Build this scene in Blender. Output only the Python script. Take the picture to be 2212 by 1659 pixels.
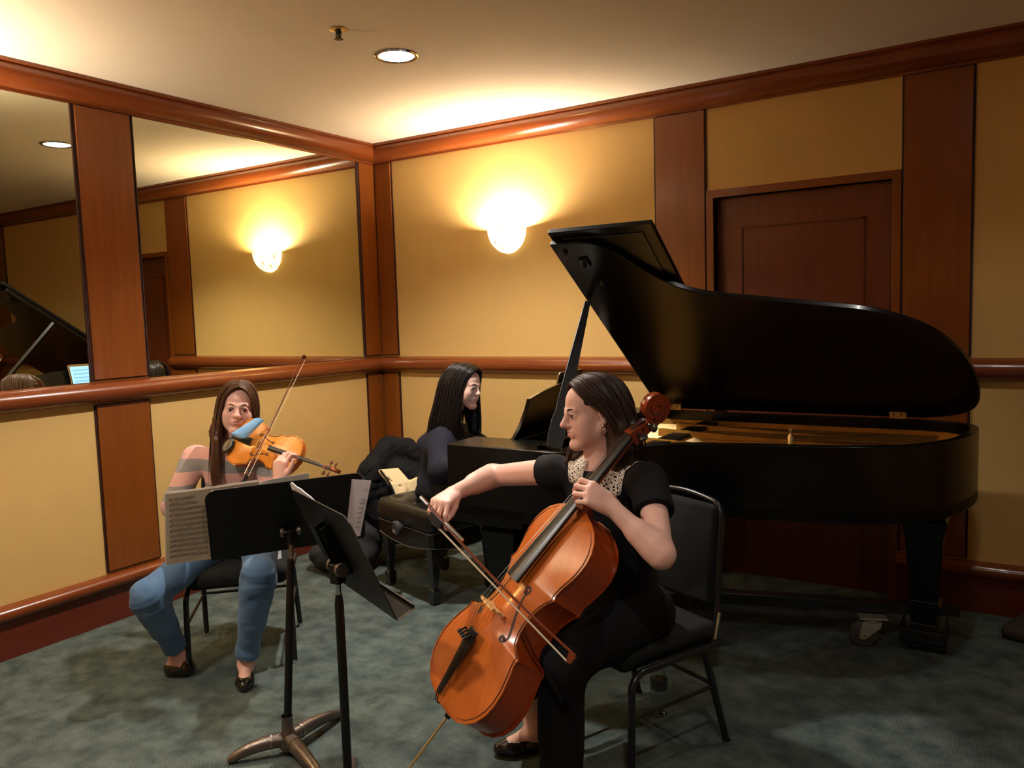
import bpy, math, random
import numpy as np
from mathutils import Vector, Matrix
for o in list(bpy.data.objects): bpy.data.objects.remove(o)
scn = bpy.context.scene
COL = scn.collection
PI = math.pi
RES = 1.0            # voxel size multiplier of the sculpted meshes

# ------------------------------------------------------------------ camera
FPX = 1724.88
CR = np.array([0.84368479, 0.53593283, -0.03117643])
CF = np.array([-0.53644081, 0.83940037, -0.0873973])
CU = np.array([-0.02066957, 0.09046008, 0.99568556])
CO = np.array([3.82291426, -4.27413510, 1.47537539])
cam = bpy.data.cameras.new('camera'); camo = bpy.data.objects.new('camera', cam); COL.objects.link(camo)
cam.sensor_width = 36.0; cam.lens = FPX / 2212 * 36.0; cam.clip_start = .05
camo.matrix_world = Matrix(((CR[0], CU[0], -CF[0], CO[0]), (CR[1], CU[1], -CF[1], CO[1]), (CR[2], CU[2], -CF[2], CO[2]), (0, 0, 0, 1)))
scn.camera = camo
scn.view_settings.view_transform = 'Standard'; scn.view_settings.look = 'None'
scn.view_settings.gamma = 1; scn.view_settings.use_curve_mapping = False
scn.view_settings.exposure = 0.48
w = bpy.data.worlds.new('world'); scn.world = w; w.use_nodes = True
w.node_tree.nodes['Background'].inputs[0].default_value = (1, .8, .6, 1); w.node_tree.nodes['Background'].inputs[1].default_value = 0.0

# ------------------------------------------------------------------ lamps of the room (the fittings are built further down)
CEIL = 2.65
DOWN = [(1.424, -1.401, 182), (3.72, -1.40, 18), (1.424, -3.68, 100), (3.72, -3.68, 54)]   # recessed downlights x, y, watts
for i, (x, y, wt) in enumerate(DOWN):
    l = bpy.data.lights.new('downlight_lamp', 'SPOT'); l.energy = wt; l.color = (1.0, .93, .84)
    l.spot_size = math.radians(128); l.spot_blend = .55; l.shadow_soft_size = .045
    o = bpy.data.objects.new('downlight_lamp', l); COL.objects.link(o); o.location = (x, y, CEIL - .012)
SCONCE = [((1.10, 0.0, 1.93), 0.0), ((0.0, -3.36, 1.93), PI / 2)]
for (p, a) in SCONCE:
    l = bpy.data.lights.new('sconce_lamp', 'POINT'); l.energy = 62 if a == 0 else 165; l.color = (1.0, .87, .68); l.shadow_soft_size = .03
    o = bpy.data.objects.new('sconce_lamp', l); COL.objects.link(o)
    o.location = (p[0] + math.sin(a) * .082, p[1] - math.cos(a) * .082, p[2] + .035)

# ------------------------------------------------------------------ numbers
def P(px, py, d):
    """the point of the room d metres in front of the lens, in the direction of a pixel of the 2212 x 1659 frame"""
    return CO + d * (CF + CR * (px - 1106) / FPX - CU * (py - 829.5) / FPX)
def D3(r, u, t):
    v = r * CR + u * CU - t * CF
    return v / np.linalg.norm(v)
def A(*v): return np.array(v, float)
def nz(v): v = np.asarray(v, float); return v / max(np.linalg.norm(v), 1e-9)
def frame_from(fwd, up):
    f = nz(fwd); r = nz(np.cross(f, up)); u = np.cross(r, f)
    return np.stack([r, f, u], 1)           # columns right, forward, up
def lerp(a, b, t): return np.asarray(a, float) * (1 - t) + np.asarray(b, float) * t
def spline(pts, n):
    """Catmull-Rom through pts, n samples"""
    p = [np.asarray(q, float) for q in pts]; p = [2 * p[0] - p[1]] + p + [2 * p[-1] - p[-2]]
    m = len(p) - 3; out = []
    for i in range(n):
        t = i / (n - 1) * m; k = min(int(t), m - 1); t -= k
        a, b, c, d = p[k:k + 4]
        out.append(.5 * ((2 * b) + (c - a) * t + (2 * a - 5 * b + 4 * c - d) * t * t + (3 * b - a - 3 * c + d) * t ** 3))
    return out
def s2l(c): return tuple(((v / 255) / 12.92 if v / 255 <= .04045 else ((v / 255 + .055) / 1.055) ** 2.4) for v in c)

# ------------------------------------------------------------------ materials
def nodes(m): return m.node_tree.nodes, m.node_tree.links
def mat(name, col, rough=.5, metal=0., noise=0., nscale=30., bump=0., bscale=60., coat=0., spec=.5, sheen=0., sss=0., stretch=(1, 1, 1), aniso=0., col2=None):
    m = bpy.data.materials.new(name); m.use_nodes = True; N, L = nodes(m); b = N['Principled BSDF']
    b.inputs['Base Color'].default_value = (*col, 1); b.inputs['Roughness'].default_value = rough; b.inputs['Metallic'].default_value = metal
    b.inputs['Coat Weight'].default_value = coat; b.inputs['Coat Roughness'].default_value = .08; b.inputs['Specular IOR Level'].default_value = spec
    b.inputs['Sheen Weight'].default_value = sheen
    if aniso: b.inputs['Anisotropic'].default_value = aniso
    if sss:
        b.inputs['Subsurface Weight'].default_value = sss; b.inputs['Subsurface Radius'].default_value = (1, .35, .2); b.inputs['Subsurface Scale'].default_value = .006
    tc = N.new('ShaderNodeTexCoord'); mp = N.new('ShaderNodeMapping'); mp.inputs['Scale'].default_value = stretch; L.new(tc.outputs['Object'], mp.inputs[0])
    if noise or col2:
        nt = N.new('ShaderNodeTexNoise'); nt.inputs['Scale'].default_value = nscale; nt.inputs['Detail'].default_value = 5; L.new(mp.outputs[0], nt.inputs['Vector'])
        mx = N.new('ShaderNodeMix'); mx.data_type = 'RGBA'; L.new(nt.outputs['Fac'], mx.inputs['Factor'])
        c2 = col2 or tuple(min(1, c * (1 + noise)) for c in col); c1 = col if col2 else tuple(c * (1 - noise) for c in col)
        mx.inputs[6].default_value = (*c1, 1); mx.inputs[7].default_value = (*c2, 1); L.new(mx.outputs[2], b.inputs['Base Color'])
    if bump:
        n2 = N.new('ShaderNodeTexNoise'); n2.inputs['Scale'].default_value = bscale; n2.inputs['Detail'].default_value = 4; L.new(mp.outputs[0], n2.inputs['Vector'])
        bp = N.new('ShaderNodeBump'); bp.inputs['Strength'].default_value = bump; bp.inputs['Distance'].default_value = .004
        L.new(n2.outputs['Fac'], bp.inputs['Height']); L.new(bp.outputs[0], b.inputs['Normal'])
    return m
M = {}
M['paint'] = mat('wall_fabric', s2l((210, 172, 104)), .75, noise=.04, nscale=9, bump=.12, bscale=300)
M['ceiling'] = mat('ceiling_paint', s2l((234, 220, 198)), .85, noise=.02, nscale=4, bump=.08, bscale=90)
def wood(name, a, b, vert=True, rough=.3, coat=.25):
    return mat(name, a, rough, col2=b, nscale=6, stretch=(7, 7, .5) if vert else (1, 1, 9), coat=coat, bump=.03, bscale=30)
M['cherry'] = wood('cherry_wood', s2l((112, 55, 15)), s2l((138, 77, 24)))
M['cherry_rail'] = wood('cherry_rail', s2l((108, 48, 19)), s2l((132, 67, 28)), False, .26, .3)
M['cherry_dark'] = wood('cherry_base', s2l((88, 32, 17)), s2l((110, 44, 22)), False, .34, .2)
M['door'] = wood('door_veneer', s2l((96, 42, 20)), s2l((118, 56, 27)), True, .36)
M['joint'] = mat('dark_joint', s2l((50, 14, 8)), .6)
M['black'] = mat('satin_black', (.006, .006, .0065), .34, noise=.2, nscale=8)
M['ebony_gloss'] = mat('piano_black', (.0022, .0022, .0024), .27, coat=.06, spec=.3, noise=.2, nscale=5, bump=.012, bscale=14)
M['black_metal'] = mat('black_enamel', (.012, .012, .013), .28, bump=.05, bscale=120)
M['steel'] = mat('worn_steel', (.42, .38, .34), .33, 1., noise=.3, nscale=40, bump=.1, bscale=60)
M['bronze'] = mat('worn_cast_metal', (.20, .165, .14), .38, .85, noise=.45, nscale=22, bump=.45, bscale=70)
M['chrome'] = mat('chrome', (.75, .74, .72), .12, 1., noise=.05)
M['brass'] = mat('brass', (.86, .64, .30), .34, .9, noise=.08)
M['gold'] = mat('gold_lacquer', s2l((196, 142, 58)), .34, .35, noise=.12, nscale=12, coat=.2)
M['leather'] = mat('black_leather', (.008, .0078, .0072), .33, noise=.3, nscale=10, bump=.25, bscale=130)
M['fabric_black'] = mat('black_cloth', (.013, .0135, .0135), .9, noise=.3, nscale=60, bump=.5, bscale=220, spec=.25)
M['rubber'] = mat('rubber', (.035, .035, .035), .6, noise=.1)
M['paper'] = mat('paper', (.80, .77, .70), .8, noise=.03, nscale=8)
M['ink'] = mat('ink', (.05, .045, .04), .8, noise=.1)

def emis(name, col, s):
    m = bpy.data.materials.new(name); m.use_nodes = True; N, L = nodes(m); b = N['Principled BSDF']
    b.inputs['Base Color'].default_value = (*col, 1); b.inputs['Emission Color'].default_value = (*col, 1); b.inputs['Emission Strength'].default_value = s
    return m
M['lens'] = emis('downlight_lens', (.86, .95, 1.0), 6.0)
m = mat('mirror_glass', (.80, .82, .66), .0, 1.); M['mirror'] = m
m = bpy.data.materials.new('alabaster_glow'); m.use_nodes = True; N, L = nodes(m); b = N['Principled BSDF']
tc = N.new('ShaderNodeTexCoord'); nt = N.new('ShaderNodeTexNoise'); nt.inputs['Scale'].default_value = 22; nt.inputs['Detail'].default_value = 3; nt.inputs['Distortion'].default_value = 1.2
L.new(tc.outputs['Object'], nt.inputs['Vector']); rp = N.new('ShaderNodeValToRGB'); L.new(nt.outputs['Fac'], rp.inputs[0])
rp.color_ramp.elements[0].position = .33; rp.color_ramp.elements[0].color = (.25, .10, .02, 1); rp.color_ramp.elements[1].position = .42; rp.color_ramp.elements[1].color = (1, .86, .52, 1)
L.new(rp.outputs[0], b.inputs['Emission Color']); b.inputs['Emission Strength'].default_value = 2.0; b.inputs['Base Color'].default_value = (.9, .8, .6, 1); M['alabaster'] = m

# carpet: fine woven ribs and soft mottling
m = bpy.data.materials.new('ribbed_carpet'); m.use_nodes = True; N, L = nodes(m); b = N['Principled BSDF']; b.inputs['Roughness'].default_value = .95; b.inputs['Specular IOR Level'].default_value = .1
tc = N.new('ShaderNodeTexCoord')
def wavenode(direction, scale, dist=.6):
    wv = N.new('ShaderNodeTexWave'); wv.bands_direction = direction; wv.inputs['Scale'].default_value = scale; wv.inputs['Distortion'].default_value = dist; wv.inputs['Detail'].default_value = 2
    wv.inputs['Detail Scale'].default_value = 4; L.new(tc.outputs['Object'], wv.inputs['Vector']); return wv
w1 = wavenode('Y', 44); w2 = wavenode('X', 38)
mu = N.new('ShaderNodeMath'); mu.operation = 'MULTIPLY_ADD'; L.new(w2.outputs['Fac'], mu.inputs[0]); mu.inputs[1].default_value = .45; L.new(w1.outputs['Fac'], mu.inputs[2])
n1 = N.new('ShaderNodeTexNoise'); n1.inputs['Scale'].default_value = 9; n1.inputs['Detail'].default_value = 6; n1.inputs['Roughness'].default_value = .6; L.new(tc.outputs['Object'], n1.inputs['Vector'])
r1 = N.new('ShaderNodeValToRGB'); L.new(n1.outputs['Fac'], r1.inputs[0]); r1.color_ramp.elements[0].position = .35; r1.color_ramp.elements[0].color = (*s2l((70, 80, 77)), 1)
r1.color_ramp.elements[1].position = .68; r1.color_ramp.elements[1].color = (*s2l((108, 119, 114)), 1)
mx = N.new('ShaderNodeMix'); mx.data_type = 'RGBA'; mx.blend_type = 'MULTIPLY'; mx.inputs[0].default_value = .8
cr = N.new('ShaderNodeValToRGB'); L.new(mu.outputs[0], cr.inputs[0]); cr.color_ramp.elements[0].color = (.22, .22, .22, 1); cr.color_ramp.elements[1].color = (1.2, 1.2, 1.2, 1)
L.new(r1.outputs[0], mx.inputs[6]); L.new(cr.outputs[0], mx.inputs[7]); L.new(mx.outputs[2], b.inputs['Base Color'])
bp = N.new('ShaderNodeBump'); bp.inputs['Strength'].default_value = .5; bp.inputs['Distance'].default_value = .004; L.new(mu.outputs[0], bp.inputs['Height']); L.new(bp.outputs[0], b.inputs['Normal'])
M['carpet'] = m

# ------------------------------------------------------------------ mesh building
BASE = {}
class MB:
    def __init__(s): s.v = []; s.f = []; s.mi = []; s.cur = 0
    def add(s, v, f):
        k = len(s.v); s.v += [tuple(map(float, q)) for q in v]; s.f += [tuple(i + k for i in q) for q in f]; s.mi += [s.cur] * len(f); return s
    def box(s, c, size, R=None):
        c = A(*c); h = A(*size) / 2; R = np.eye(3) if R is None else np.asarray(R)
        v = [c + R @ (h * A(x, y, z)) for x in (-1, 1) for y in (-1, 1) for z in (-1, 1)]
        return s.add(v, [(0, 1, 3, 2), (4, 6, 7, 5), (0, 4, 5, 1), (2, 3, 7, 6), (0, 2, 6, 4), (1, 5, 7, 3)])
    def b2(s, lo, hi): return s.box([(a + b) / 2 for a, b in zip(lo, hi)], [abs(b - a) for a, b in zip(lo, hi)])
    def tube(s, pts, r, n=12, cap=True, flat=None, closed=False):
        p = [np.asarray(q, float) for q in pts]; m = len(p); rr = r if hasattr(r, '__len__') else [r] * m
        t0 = nz(p[1] - p[0]); ref = A(0, 0, 1) if abs(t0[2]) < .9 else A(1, 0, 0)
        if flat is not None: ref = np.asarray(flat[0], float)
        u = nz(ref - t0 * (ref @ t0)); rings = []
        for i in range(m):
            t = nz((p[(i + 1) % m] if closed else p[min(i + 1, m - 1)]) - (p[i - 1] if closed else p[max(i - 1, 0)]))
            u = nz(u - t * (u @ t)) if flat is None else nz(ref - t * (ref @ t)); w_ = np.cross(t, u)
            a, b_ = (rr[i], rr[i]) if flat is None else (rr[i], rr[i] * flat[1])
            rings += [p[i] + u * a * math.cos(2 * PI * k / n) + w_ * b_ * math.sin(2 * PI * k / n) for k in range(n)]
        f = [(i * n + k, i * n + (k + 1) % n, ((i + 1) % m) * n + (k + 1) % n, ((i + 1) % m) * n + k) for i in range(m if closed else m - 1) for k in range(n)]
        if cap and not closed: f += [tuple(range(n - 1, -1, -1)), tuple((m - 1) * n + k for k in range(n))]
        return s.add(rings, f)
    def lathe(s, prof, c, R=None, n=28, ang=2 * PI, a0=0):
        c = A(*c); R = np.eye(3) if R is None else np.asarray(R); full = ang > 6.28; k_ = n if full else n + 1; v = []
        for (r, z) in prof:
            for k in range(k_):
                a = a0 + ang * k / n; v.append(c + R @ A(r * math.cos(a), r * math.sin(a), z))
        f = [(i * k_ + k, i * k_ + (k + 1) % k_, (i + 1) * k_ + (k + 1) % k_, (i + 1) * k_ + k) for i in range(len(prof) - 1) for k in range(n)]
        return s.add(v, f)
    def prism(s, poly, o, ux, uy, un, t0, t1):
        """polygon (a,b) in the plane o + a ux + b uy, pushed from t0 to t1 along un"""
        o, ux, uy, un = map(lambda q: np.asarray(q, float), (o, ux, uy, un)); n = len(poly)
        v = [o + ux * a + uy * b + un * t0 for a, b in poly] + [o + ux * a + uy * b + un * t1 for a, b in poly]
        return s.add(v, [tuple(range(n)), tuple(range(2 * n - 1, n - 1, -1))] + [(i, i + n, (i + 1) % n + n, (i + 1) % n) for i in range(n)])
    def band(s, poly, thick, z0, z1, closed=True):
        """a wall of some thickness that follows the outline poly (xy), inward"""
        n = len(poly); p = [A(*q) for q in poly]; inn = []
        for i in range(n):
            a = p[i - 1] if (closed or i) else p[0]; b_ = p[(i + 1) % n] if (closed or i < n - 1) else p[-1]
            t = nz(b_ - a); inn.append(p[i] + A(-t[1], t[0]) * thick)
        v = [(*q, z0) for q in p] + [(*q, z1) for q in p] + [(*q, z0) for q in inn] + [(*q, z1) for q in inn]; f = []
        for i in range(n if closed else n - 1):
            j = (i + 1) % n; f += [(i, j, j + n, i + n), (j + 2 * n, i + 2 * n, i + 3 * n, j + 3 * n), (i + n, j + n, j + 3 * n, i + 3 * n), (j, i, i + 2 * n, j + 2 * n)]
        if not closed: f += [(0, n, 3 * n, 2 * n), (n - 1, 3 * n - 1, 4 * n - 1, 2 * n - 1)]
        return s.add(v, f)
    def ball(s, c, r, R=None, n=16, m_=10):
        c = A(*c); R = np.eye(3) if R is None else np.asarray(R); r = A(*r) if hasattr(r, '__len__') else A(r, r, r)
        prof = [(math.sin(PI * i / m_), -math.cos(PI * i / m_)) for i in range(m_ + 1)]; v = []
        for (a, z) in prof:
            for k in range(n): v.append(c + R @ (r * A(a * math.cos(2 * PI * k / n), a * math.sin(2 * PI * k / n), z)))
        return s.add(v, [(i * n + k, i * n + (k + 1) % n, (i + 1) * n + (k + 1) % n, (i + 1) * n + k) for i in range(m_) for k in range(n)])
    def build(s, name, m, parent=None, bevel=0., seg=2, smooth=None, sub=0):
        me = bpy.data.meshes.new(name); off = BASE.get(parent.name, A(0, 0, 0)) if parent else A(0, 0, 0)
        me.from_pydata([tuple(A(*q) - off) for q in s.v], [], s.f)
        for q in (m if isinstance(m, (list, tuple)) else [m]): me.materials.append(M[q] if isinstance(q, str) else q)
        if s.mi and max(s.mi): me.polygons.foreach_set('material_index', s.mi)
        me.update(); me.validate()
        import bmesh
        bm = bmesh.new(); bm.from_mesh(me); bmesh.ops.remove_doubles(bm, verts=bm.verts, dist=1e-6); bmesh.ops.recalc_face_normals(bm, faces=bm.faces); bm.to_mesh(me); bm.free()
        o = bpy.data.objects.new(name, me); COL.objects.link(o)
        me.polygons.foreach_set('use_smooth', [True] * len(me.polygons))
        if smooth is not False: me.set_sharp_from_angle(angle=math.radians(38 if smooth is None else smooth))
        else: me.polygons.foreach_set('use_smooth', [False] * len(me.polygons))
        if bevel:
            b = o.modifiers.new('bevel', 'BEVEL'); b.width = bevel; b.segments = seg; b.limit_method = 'ANGLE'; b.harden_normals = True
        if parent: o.parent = parent; BASE[o.name] = off
        return o
def tag(o, label=None, cat=None, group=None, kind=None):
    if label: o['label'] = label
    if cat: o['category'] = cat
    if group: o['group'] = group
    if kind: o['kind'] = kind
    return o
def thing(name, label, cat, loc=(0, 0, 0), group=None, kind=None):
    o = bpy.data.objects.new(name, None); COL.objects.link(o); o.location = loc; o.empty_display_size = .1
    BASE[o.name] = A(*loc); return tag(o, label, cat, group, kind)
def struct(name, mb, m, parent=None, **k):
    o = mb.build(name, m, parent, **k)
    o['kind'] = 'structure'
    return o
def copy_tree(o, parent=None):
    c = o.copy(); COL.objects.link(c); c.parent = parent
    for ch in [q for q in bpy.data.objects if q.parent == o]: copy_tree(ch, c)
    return c

# ------------------------------------------------------------------ sculpting by signed distance on a voxel grid
class SD:
    def __init__(s, lo, hi, h):
        s.h = h * RES; s.lo = A(*lo); s.n = np.ceil((A(*hi) - s.lo) / s.h).astype(int) + 1
        s.ax = [(s.lo[i] + s.h * np.arange(s.n[i])).astype(np.float32) for i in range(3)]
        s.D = np.full(tuple(s.n), 1.0, np.float32)
    def reg(s, lo, hi):
        a = np.clip(((np.asarray(lo) - s.lo) / s.h).astype(int), 0, s.n - 1); b = np.clip(((np.asarray(hi) - s.lo) / s.h).astype(int) + 2, 1, s.n)
        sl = tuple(slice(a[i], b[i]) for i in range(3))
        return sl, s.ax[0][sl[0]][:, None, None], s.ax[1][sl[1]][None, :, None], s.ax[2][sl[2]][None, None, :]
    def put(s, sl, d, k, sub):
        a = s.D[sl]
        if sub: d = -d
        if k > 0:
            h_ = np.maximum(k - np.abs(a - d), 0) / k; q = h_ * h_ * (k / 4)
            s.D[sl] = (np.maximum(a, d) + q) if sub else (np.minimum(a, d) - q)
        else: s.D[sl] = np.maximum(a, d) if sub else np.minimum(a, d)
        return s
    def rc(s, a, b, ra, rb=None, k=.02, sub=False):
        rb = ra if rb is None else rb; a = np.asarray(a, float); b = np.asarray(b, float); pad = k + 3 * s.h
        sl, X, Y, Z = s.reg(np.minimum(a - ra, b - rb) - pad, np.maximum(a + ra, b + rb) + pad)
        ba = b - a; L = max(ba @ ba, 1e-12); x, y, z = X - a[0], Y - a[1], Z - a[2]
        t = np.clip((x * ba[0] + y * ba[1] + z * ba[2]) / L, 0, 1).astype(np.float32)
        d = np.sqrt((x - t * ba[0]) ** 2 + (y - t * ba[1]) ** 2 + (z - t * ba[2]) ** 2) - (ra + (rb - ra) * t)
        return s.put(sl, d.astype(np.float32), k, sub)
    def path(s, pts, rr, k=.02, sub=False):
        rr = rr if hasattr(rr, '__len__') else [rr] * len(pts)
        for i in range(len(pts) - 1): s.rc(pts[i], pts[i + 1], rr[i], rr[i + 1], k, sub)
        return s
    def el(s, c, r, R=None, k=.02, sub=False):
        c = np.asarray(c, float); r = A(*r) if hasattr(r, '__len__') else A(r, r, r); R = np.eye(3) if R is None else R; m_ = np.sqrt(((R * r) ** 2).sum(1)) + k + 3 * s.h
        sl, X, Y, Z = s.reg(c - m_, c + m_); x, y, z = X - c[0], Y - c[1], Z - c[2]
        q = [(R[0, i] * x + R[1, i] * y + R[2, i] * z) for i in range(3)]
        k0 = np.sqrt((q[0] / r[0]) ** 2 + (q[1] / r[1]) ** 2 + (q[2] / r[2]) ** 2); k1 = np.sqrt((q[0] / r[0] ** 2) ** 2 + (q[1] / r[1] ** 2) ** 2 + (q[2] / r[2] ** 2) ** 2)
        return s.put(sl, (k0 * (k0 - 1) / np.maximum(k1, 1e-6)).astype(np.float32), k, sub)
    def bx(s, c, hf, R=None, rnd=.01, k=.02, sub=False):
        c = np.asarray(c, float); hf = A(*hf); R = np.eye(3) if R is None else R; m_ = np.abs(R) @ hf + k + 3 * s.h
        sl, X, Y, Z = s.reg(c - m_, c + m_); x, y, z = X - c[0], Y - c[1], Z - c[2]
        q = [np.abs(R[0, i] * x + R[1, i] * y + R[2, i] * z) - (hf[i] - rnd) for i in range(3)]
        d = np.sqrt(sum(np.maximum(v, 0) ** 2 for v in q)) + np.minimum(np.maximum(np.maximum(q[0], q[1]), q[2]), 0) - rnd
        return s.put(sl, d.astype(np.float32), k, sub)
    def cut(s, p, n, lo=None, hi=None, k=0.):
        """remove what lies on the side n of the plane through p (inside the box lo..hi)"""
        n = nz(n); lo = s.lo if lo is None else lo; hi = s.lo + s.h * s.n if hi is None else hi
        sl, X, Y, Z = s.reg(lo, hi); d = -((X - p[0]) * n[0] + (Y - p[1]) * n[1] + (Z - p[2]) * n[2])
        return s.put(sl, d.astype(np.float32) + 0 * s.D[sl], k, True)
    def mesh(s, disp=None, relax=0):
        D = s.D; I = D < 0
        c = I[:-1, :-1, :-1].astype(np.uint8)
        tot = np.zeros(c.shape, np.uint8)
        for dx in (0, 1):
            for dy in (0, 1):
                for dz in (0, 1): tot += I[dx:dx + c.shape[0], dy:dy + c.shape[1], dz:dz + c.shape[2]]
        act = np.argwhere((tot > 0) & (tot < 8)); del tot
        i, j, k = act.T; acc = np.zeros((len(act), 3)); cnt = np.zeros(len(act))
        cs = [(0, 0, 0), (1, 0, 0), (0, 1, 0), (1, 1, 0), (0, 0, 1), (1, 0, 1), (0, 1, 1), (1, 1, 1)]
        V = [D[i + a, j + b, k + e].astype(float) for a, b, e in cs]
        for a in range(8):
            for b in range(a + 1, 8):
                if sum(abs(cs[a][q] - cs[b][q]) for q in range(3)) != 1: continue
                m_ = (V[a] < 0) != (V[b] < 0); t = V[a][m_] / (V[a][m_] - V[b][m_])
                acc[m_] += A(*cs[a]) + t[:, None] * (A(*cs[b]) - A(*cs[a])); cnt[m_] += 1
        pos = s.lo + s.h * (act + acc / cnt[:, None])
        idx = np.full(c.shape, -1, np.int32); idx[i, j, k] = np.arange(len(act)); F = []
        for ax in range(3):
            sa = [slice(None)] * 3; sb = [slice(None)] * 3; sa[ax] = slice(0, -1); sb[ax] = slice(1, None)
            e = I[tuple(sa)] != I[tuple(sb)]; q = np.argwhere(e); u, v = [(1, 2), (2, 0), (0, 1)][ax]
            q = q[(q[:, u] > 0) & (q[:, v] > 0) & (q[:, u] < s.n[u] - 1) & (q[:, v] < s.n[v] - 1)]
            du = np.zeros(3, int); du[u] = 1; dv = np.zeros(3, int); dv[v] = 1
            g = lambda w_: idx[w_[:, 0], w_[:, 1], w_[:, 2]]
            quad = np.stack([g(q), g(q - du), g(q - du - dv), g(q - dv)], 1); ins = I[q[:, 0], q[:, 1], q[:, 2]]
            quad[ins] = quad[ins][:, ::-1]; F.append(quad)
        F = np.concatenate(F); F = F[(F >= 0).all(1)]
        for _ in range(relax):
            sm = np.zeros_like(pos); ct = np.zeros(len(pos))
            for a in range(4):
                b = (a + 1) % 4; np.add.at(sm, F[:, a], pos[F[:, b]]); np.add.at(ct, F[:, a], 1); np.add.at(sm, F[:, b], pos[F[:, a]]); np.add.at(ct, F[:, b], 1)
            pos = .5 * pos + .5 * sm / np.maximum(ct, 1)[:, None]
        return pos, F
    def build(s, name, m, parent=None, relax=1, disp=None, pick=None):
        pos, F = s.mesh(relax=relax); me = bpy.data.meshes.new(name)
        if disp is not None:
            nrm = np.zeros_like(pos); fn = np.cross(pos[F[:, 2]] - pos[F[:, 0]], pos[F[:, 3]] - pos[F[:, 1]])
            for a in range(4): np.add.at(nrm, F[:, a], fn)
            nrm /= np.maximum(np.linalg.norm(nrm, axis=1), 1e-12)[:, None]; pos = pos + nrm * disp(pos)[:, None]
        off = BASE.get(parent.name, A(0, 0, 0)) if parent else A(0, 0, 0); pos = pos - off
        me.vertices.add(len(pos)); me.vertices.foreach_set('co', pos.astype(np.float32).ravel())
        me.loops.add(4 * len(F)); me.loops.foreach_set('vertex_index', F.astype(np.int32).ravel())
        me.polygons.add(len(F)); me.polygons.foreach_set('loop_start', np.arange(0, 4 * len(F), 4, dtype=np.int32)); me.polygons.foreach_set('loop_total', np.full(len(F), 4, np.int32))
        ms = m if isinstance(m, (list, tuple)) else [m]
        for q in ms: me.materials.append(M[q] if isinstance(q, str) else q)
        if pick is not None: me.polygons.foreach_set('material_index', pick(pos[F].mean(1) + off).astype(np.int32))
        me.polygons.foreach_set('use_smooth', [True] * len(F)); me.update(calc_edges=True); me.validate()
        o = bpy.data.objects.new(name, me); COL.objects.link(o)
        if parent: o.parent = parent; BASE[o.name] = off
        s.D = None
        return o
def wrinkle(amp, f, seed=0, dirs=6):
    r = np.random.RandomState(seed); K = r.randn(dirs, 3); K /= np.linalg.norm(K, axis=1)[:, None]; K *= f * (1 + .5 * r.rand(dirs))[:, None]; ph = r.rand(dirs) * 6.28
    def fn(p):
        q = p + .02 * np.sin(p[:, ::-1] * f * .6 + 1.3)
        return amp * np.maximum(-.4, np.sin(q @ K.T + ph).sum(1) / dirs ** .5)
    return fn
# ================================================================== the room
XM, YM = 5.42, -5.4
struct('floor', MB().b2((-.1, YM - .1, -.1), (XM + .1, .1, 0)), 'carpet', smooth=False)
struct('ceiling', MB().b2((-.1, YM - .1, CEIL), (XM + .1, .1, CEIL + .1)), 'ceiling', smooth=False)
struct('wall_left', MB().b2((-.1, YM, 0), (0, 0, CEIL)), 'paint', smooth=False)
DX0, DX1, DZ = 2.415, 3.29, 2.062
wr = MB().b2((-.1, 0, 0), (DX0, .1, CEIL)).b2((DX1, 0, 0), (XM, .1, CEIL)).b2((DX0, 0, DZ), (DX1, .1, CEIL)).b2((DX0 - .05, .1, 0), (DX1 + .05, .14, DZ + .05))
struct('wall_right', wr, 'paint', smooth=False)
struct('wall_east', MB().b2((XM, YM, 0), (XM + .1, .1, CEIL)), 'paint', smooth=False)
struct('wall_back', MB().b2((-.1, YM - .1, 0), (XM + .1, YM, CEIL)), 'paint', smooth=False)
# door: recessed veneered leaf in a plain casing
d = struct('door_1', MB().b2((DX0, .055, 0), (DX1, .095, DZ)), 'door', smooth=False)
pm = MB()
for lo, hi in (((DX0 + .13, .048, .12), (DX0 + .138, .056, DZ - .16)), ((DX1 - .138, .048, .12), (DX1 - .13, .056, DZ - .16)), ((DX0 + .13, .048, DZ - .168), (DX1 - .13, .056, DZ - .16))): pm.b2(lo, hi)
pm.build('panel_moulding', 'cherry_dark', d)
cs = MB().b2((DX0 - .038, -.014, 0), (DX0, .09, DZ)).b2((DX1, -.014, 0), (DX1 + .038, .09, DZ)).b2((DX0 - .038, -.014, DZ), (DX1 + .038, .09, DZ + .04))
cs.build('door_casing', 'cherry', d, bevel=.002)
hd = MB().tube([(DX1 - .07, .05, 1.0), (DX1 - .07, .0, 1.0), (DX1 - .17, -.005, 1.0)], .009); hd.build('door_handle', 'brass', d)

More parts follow.
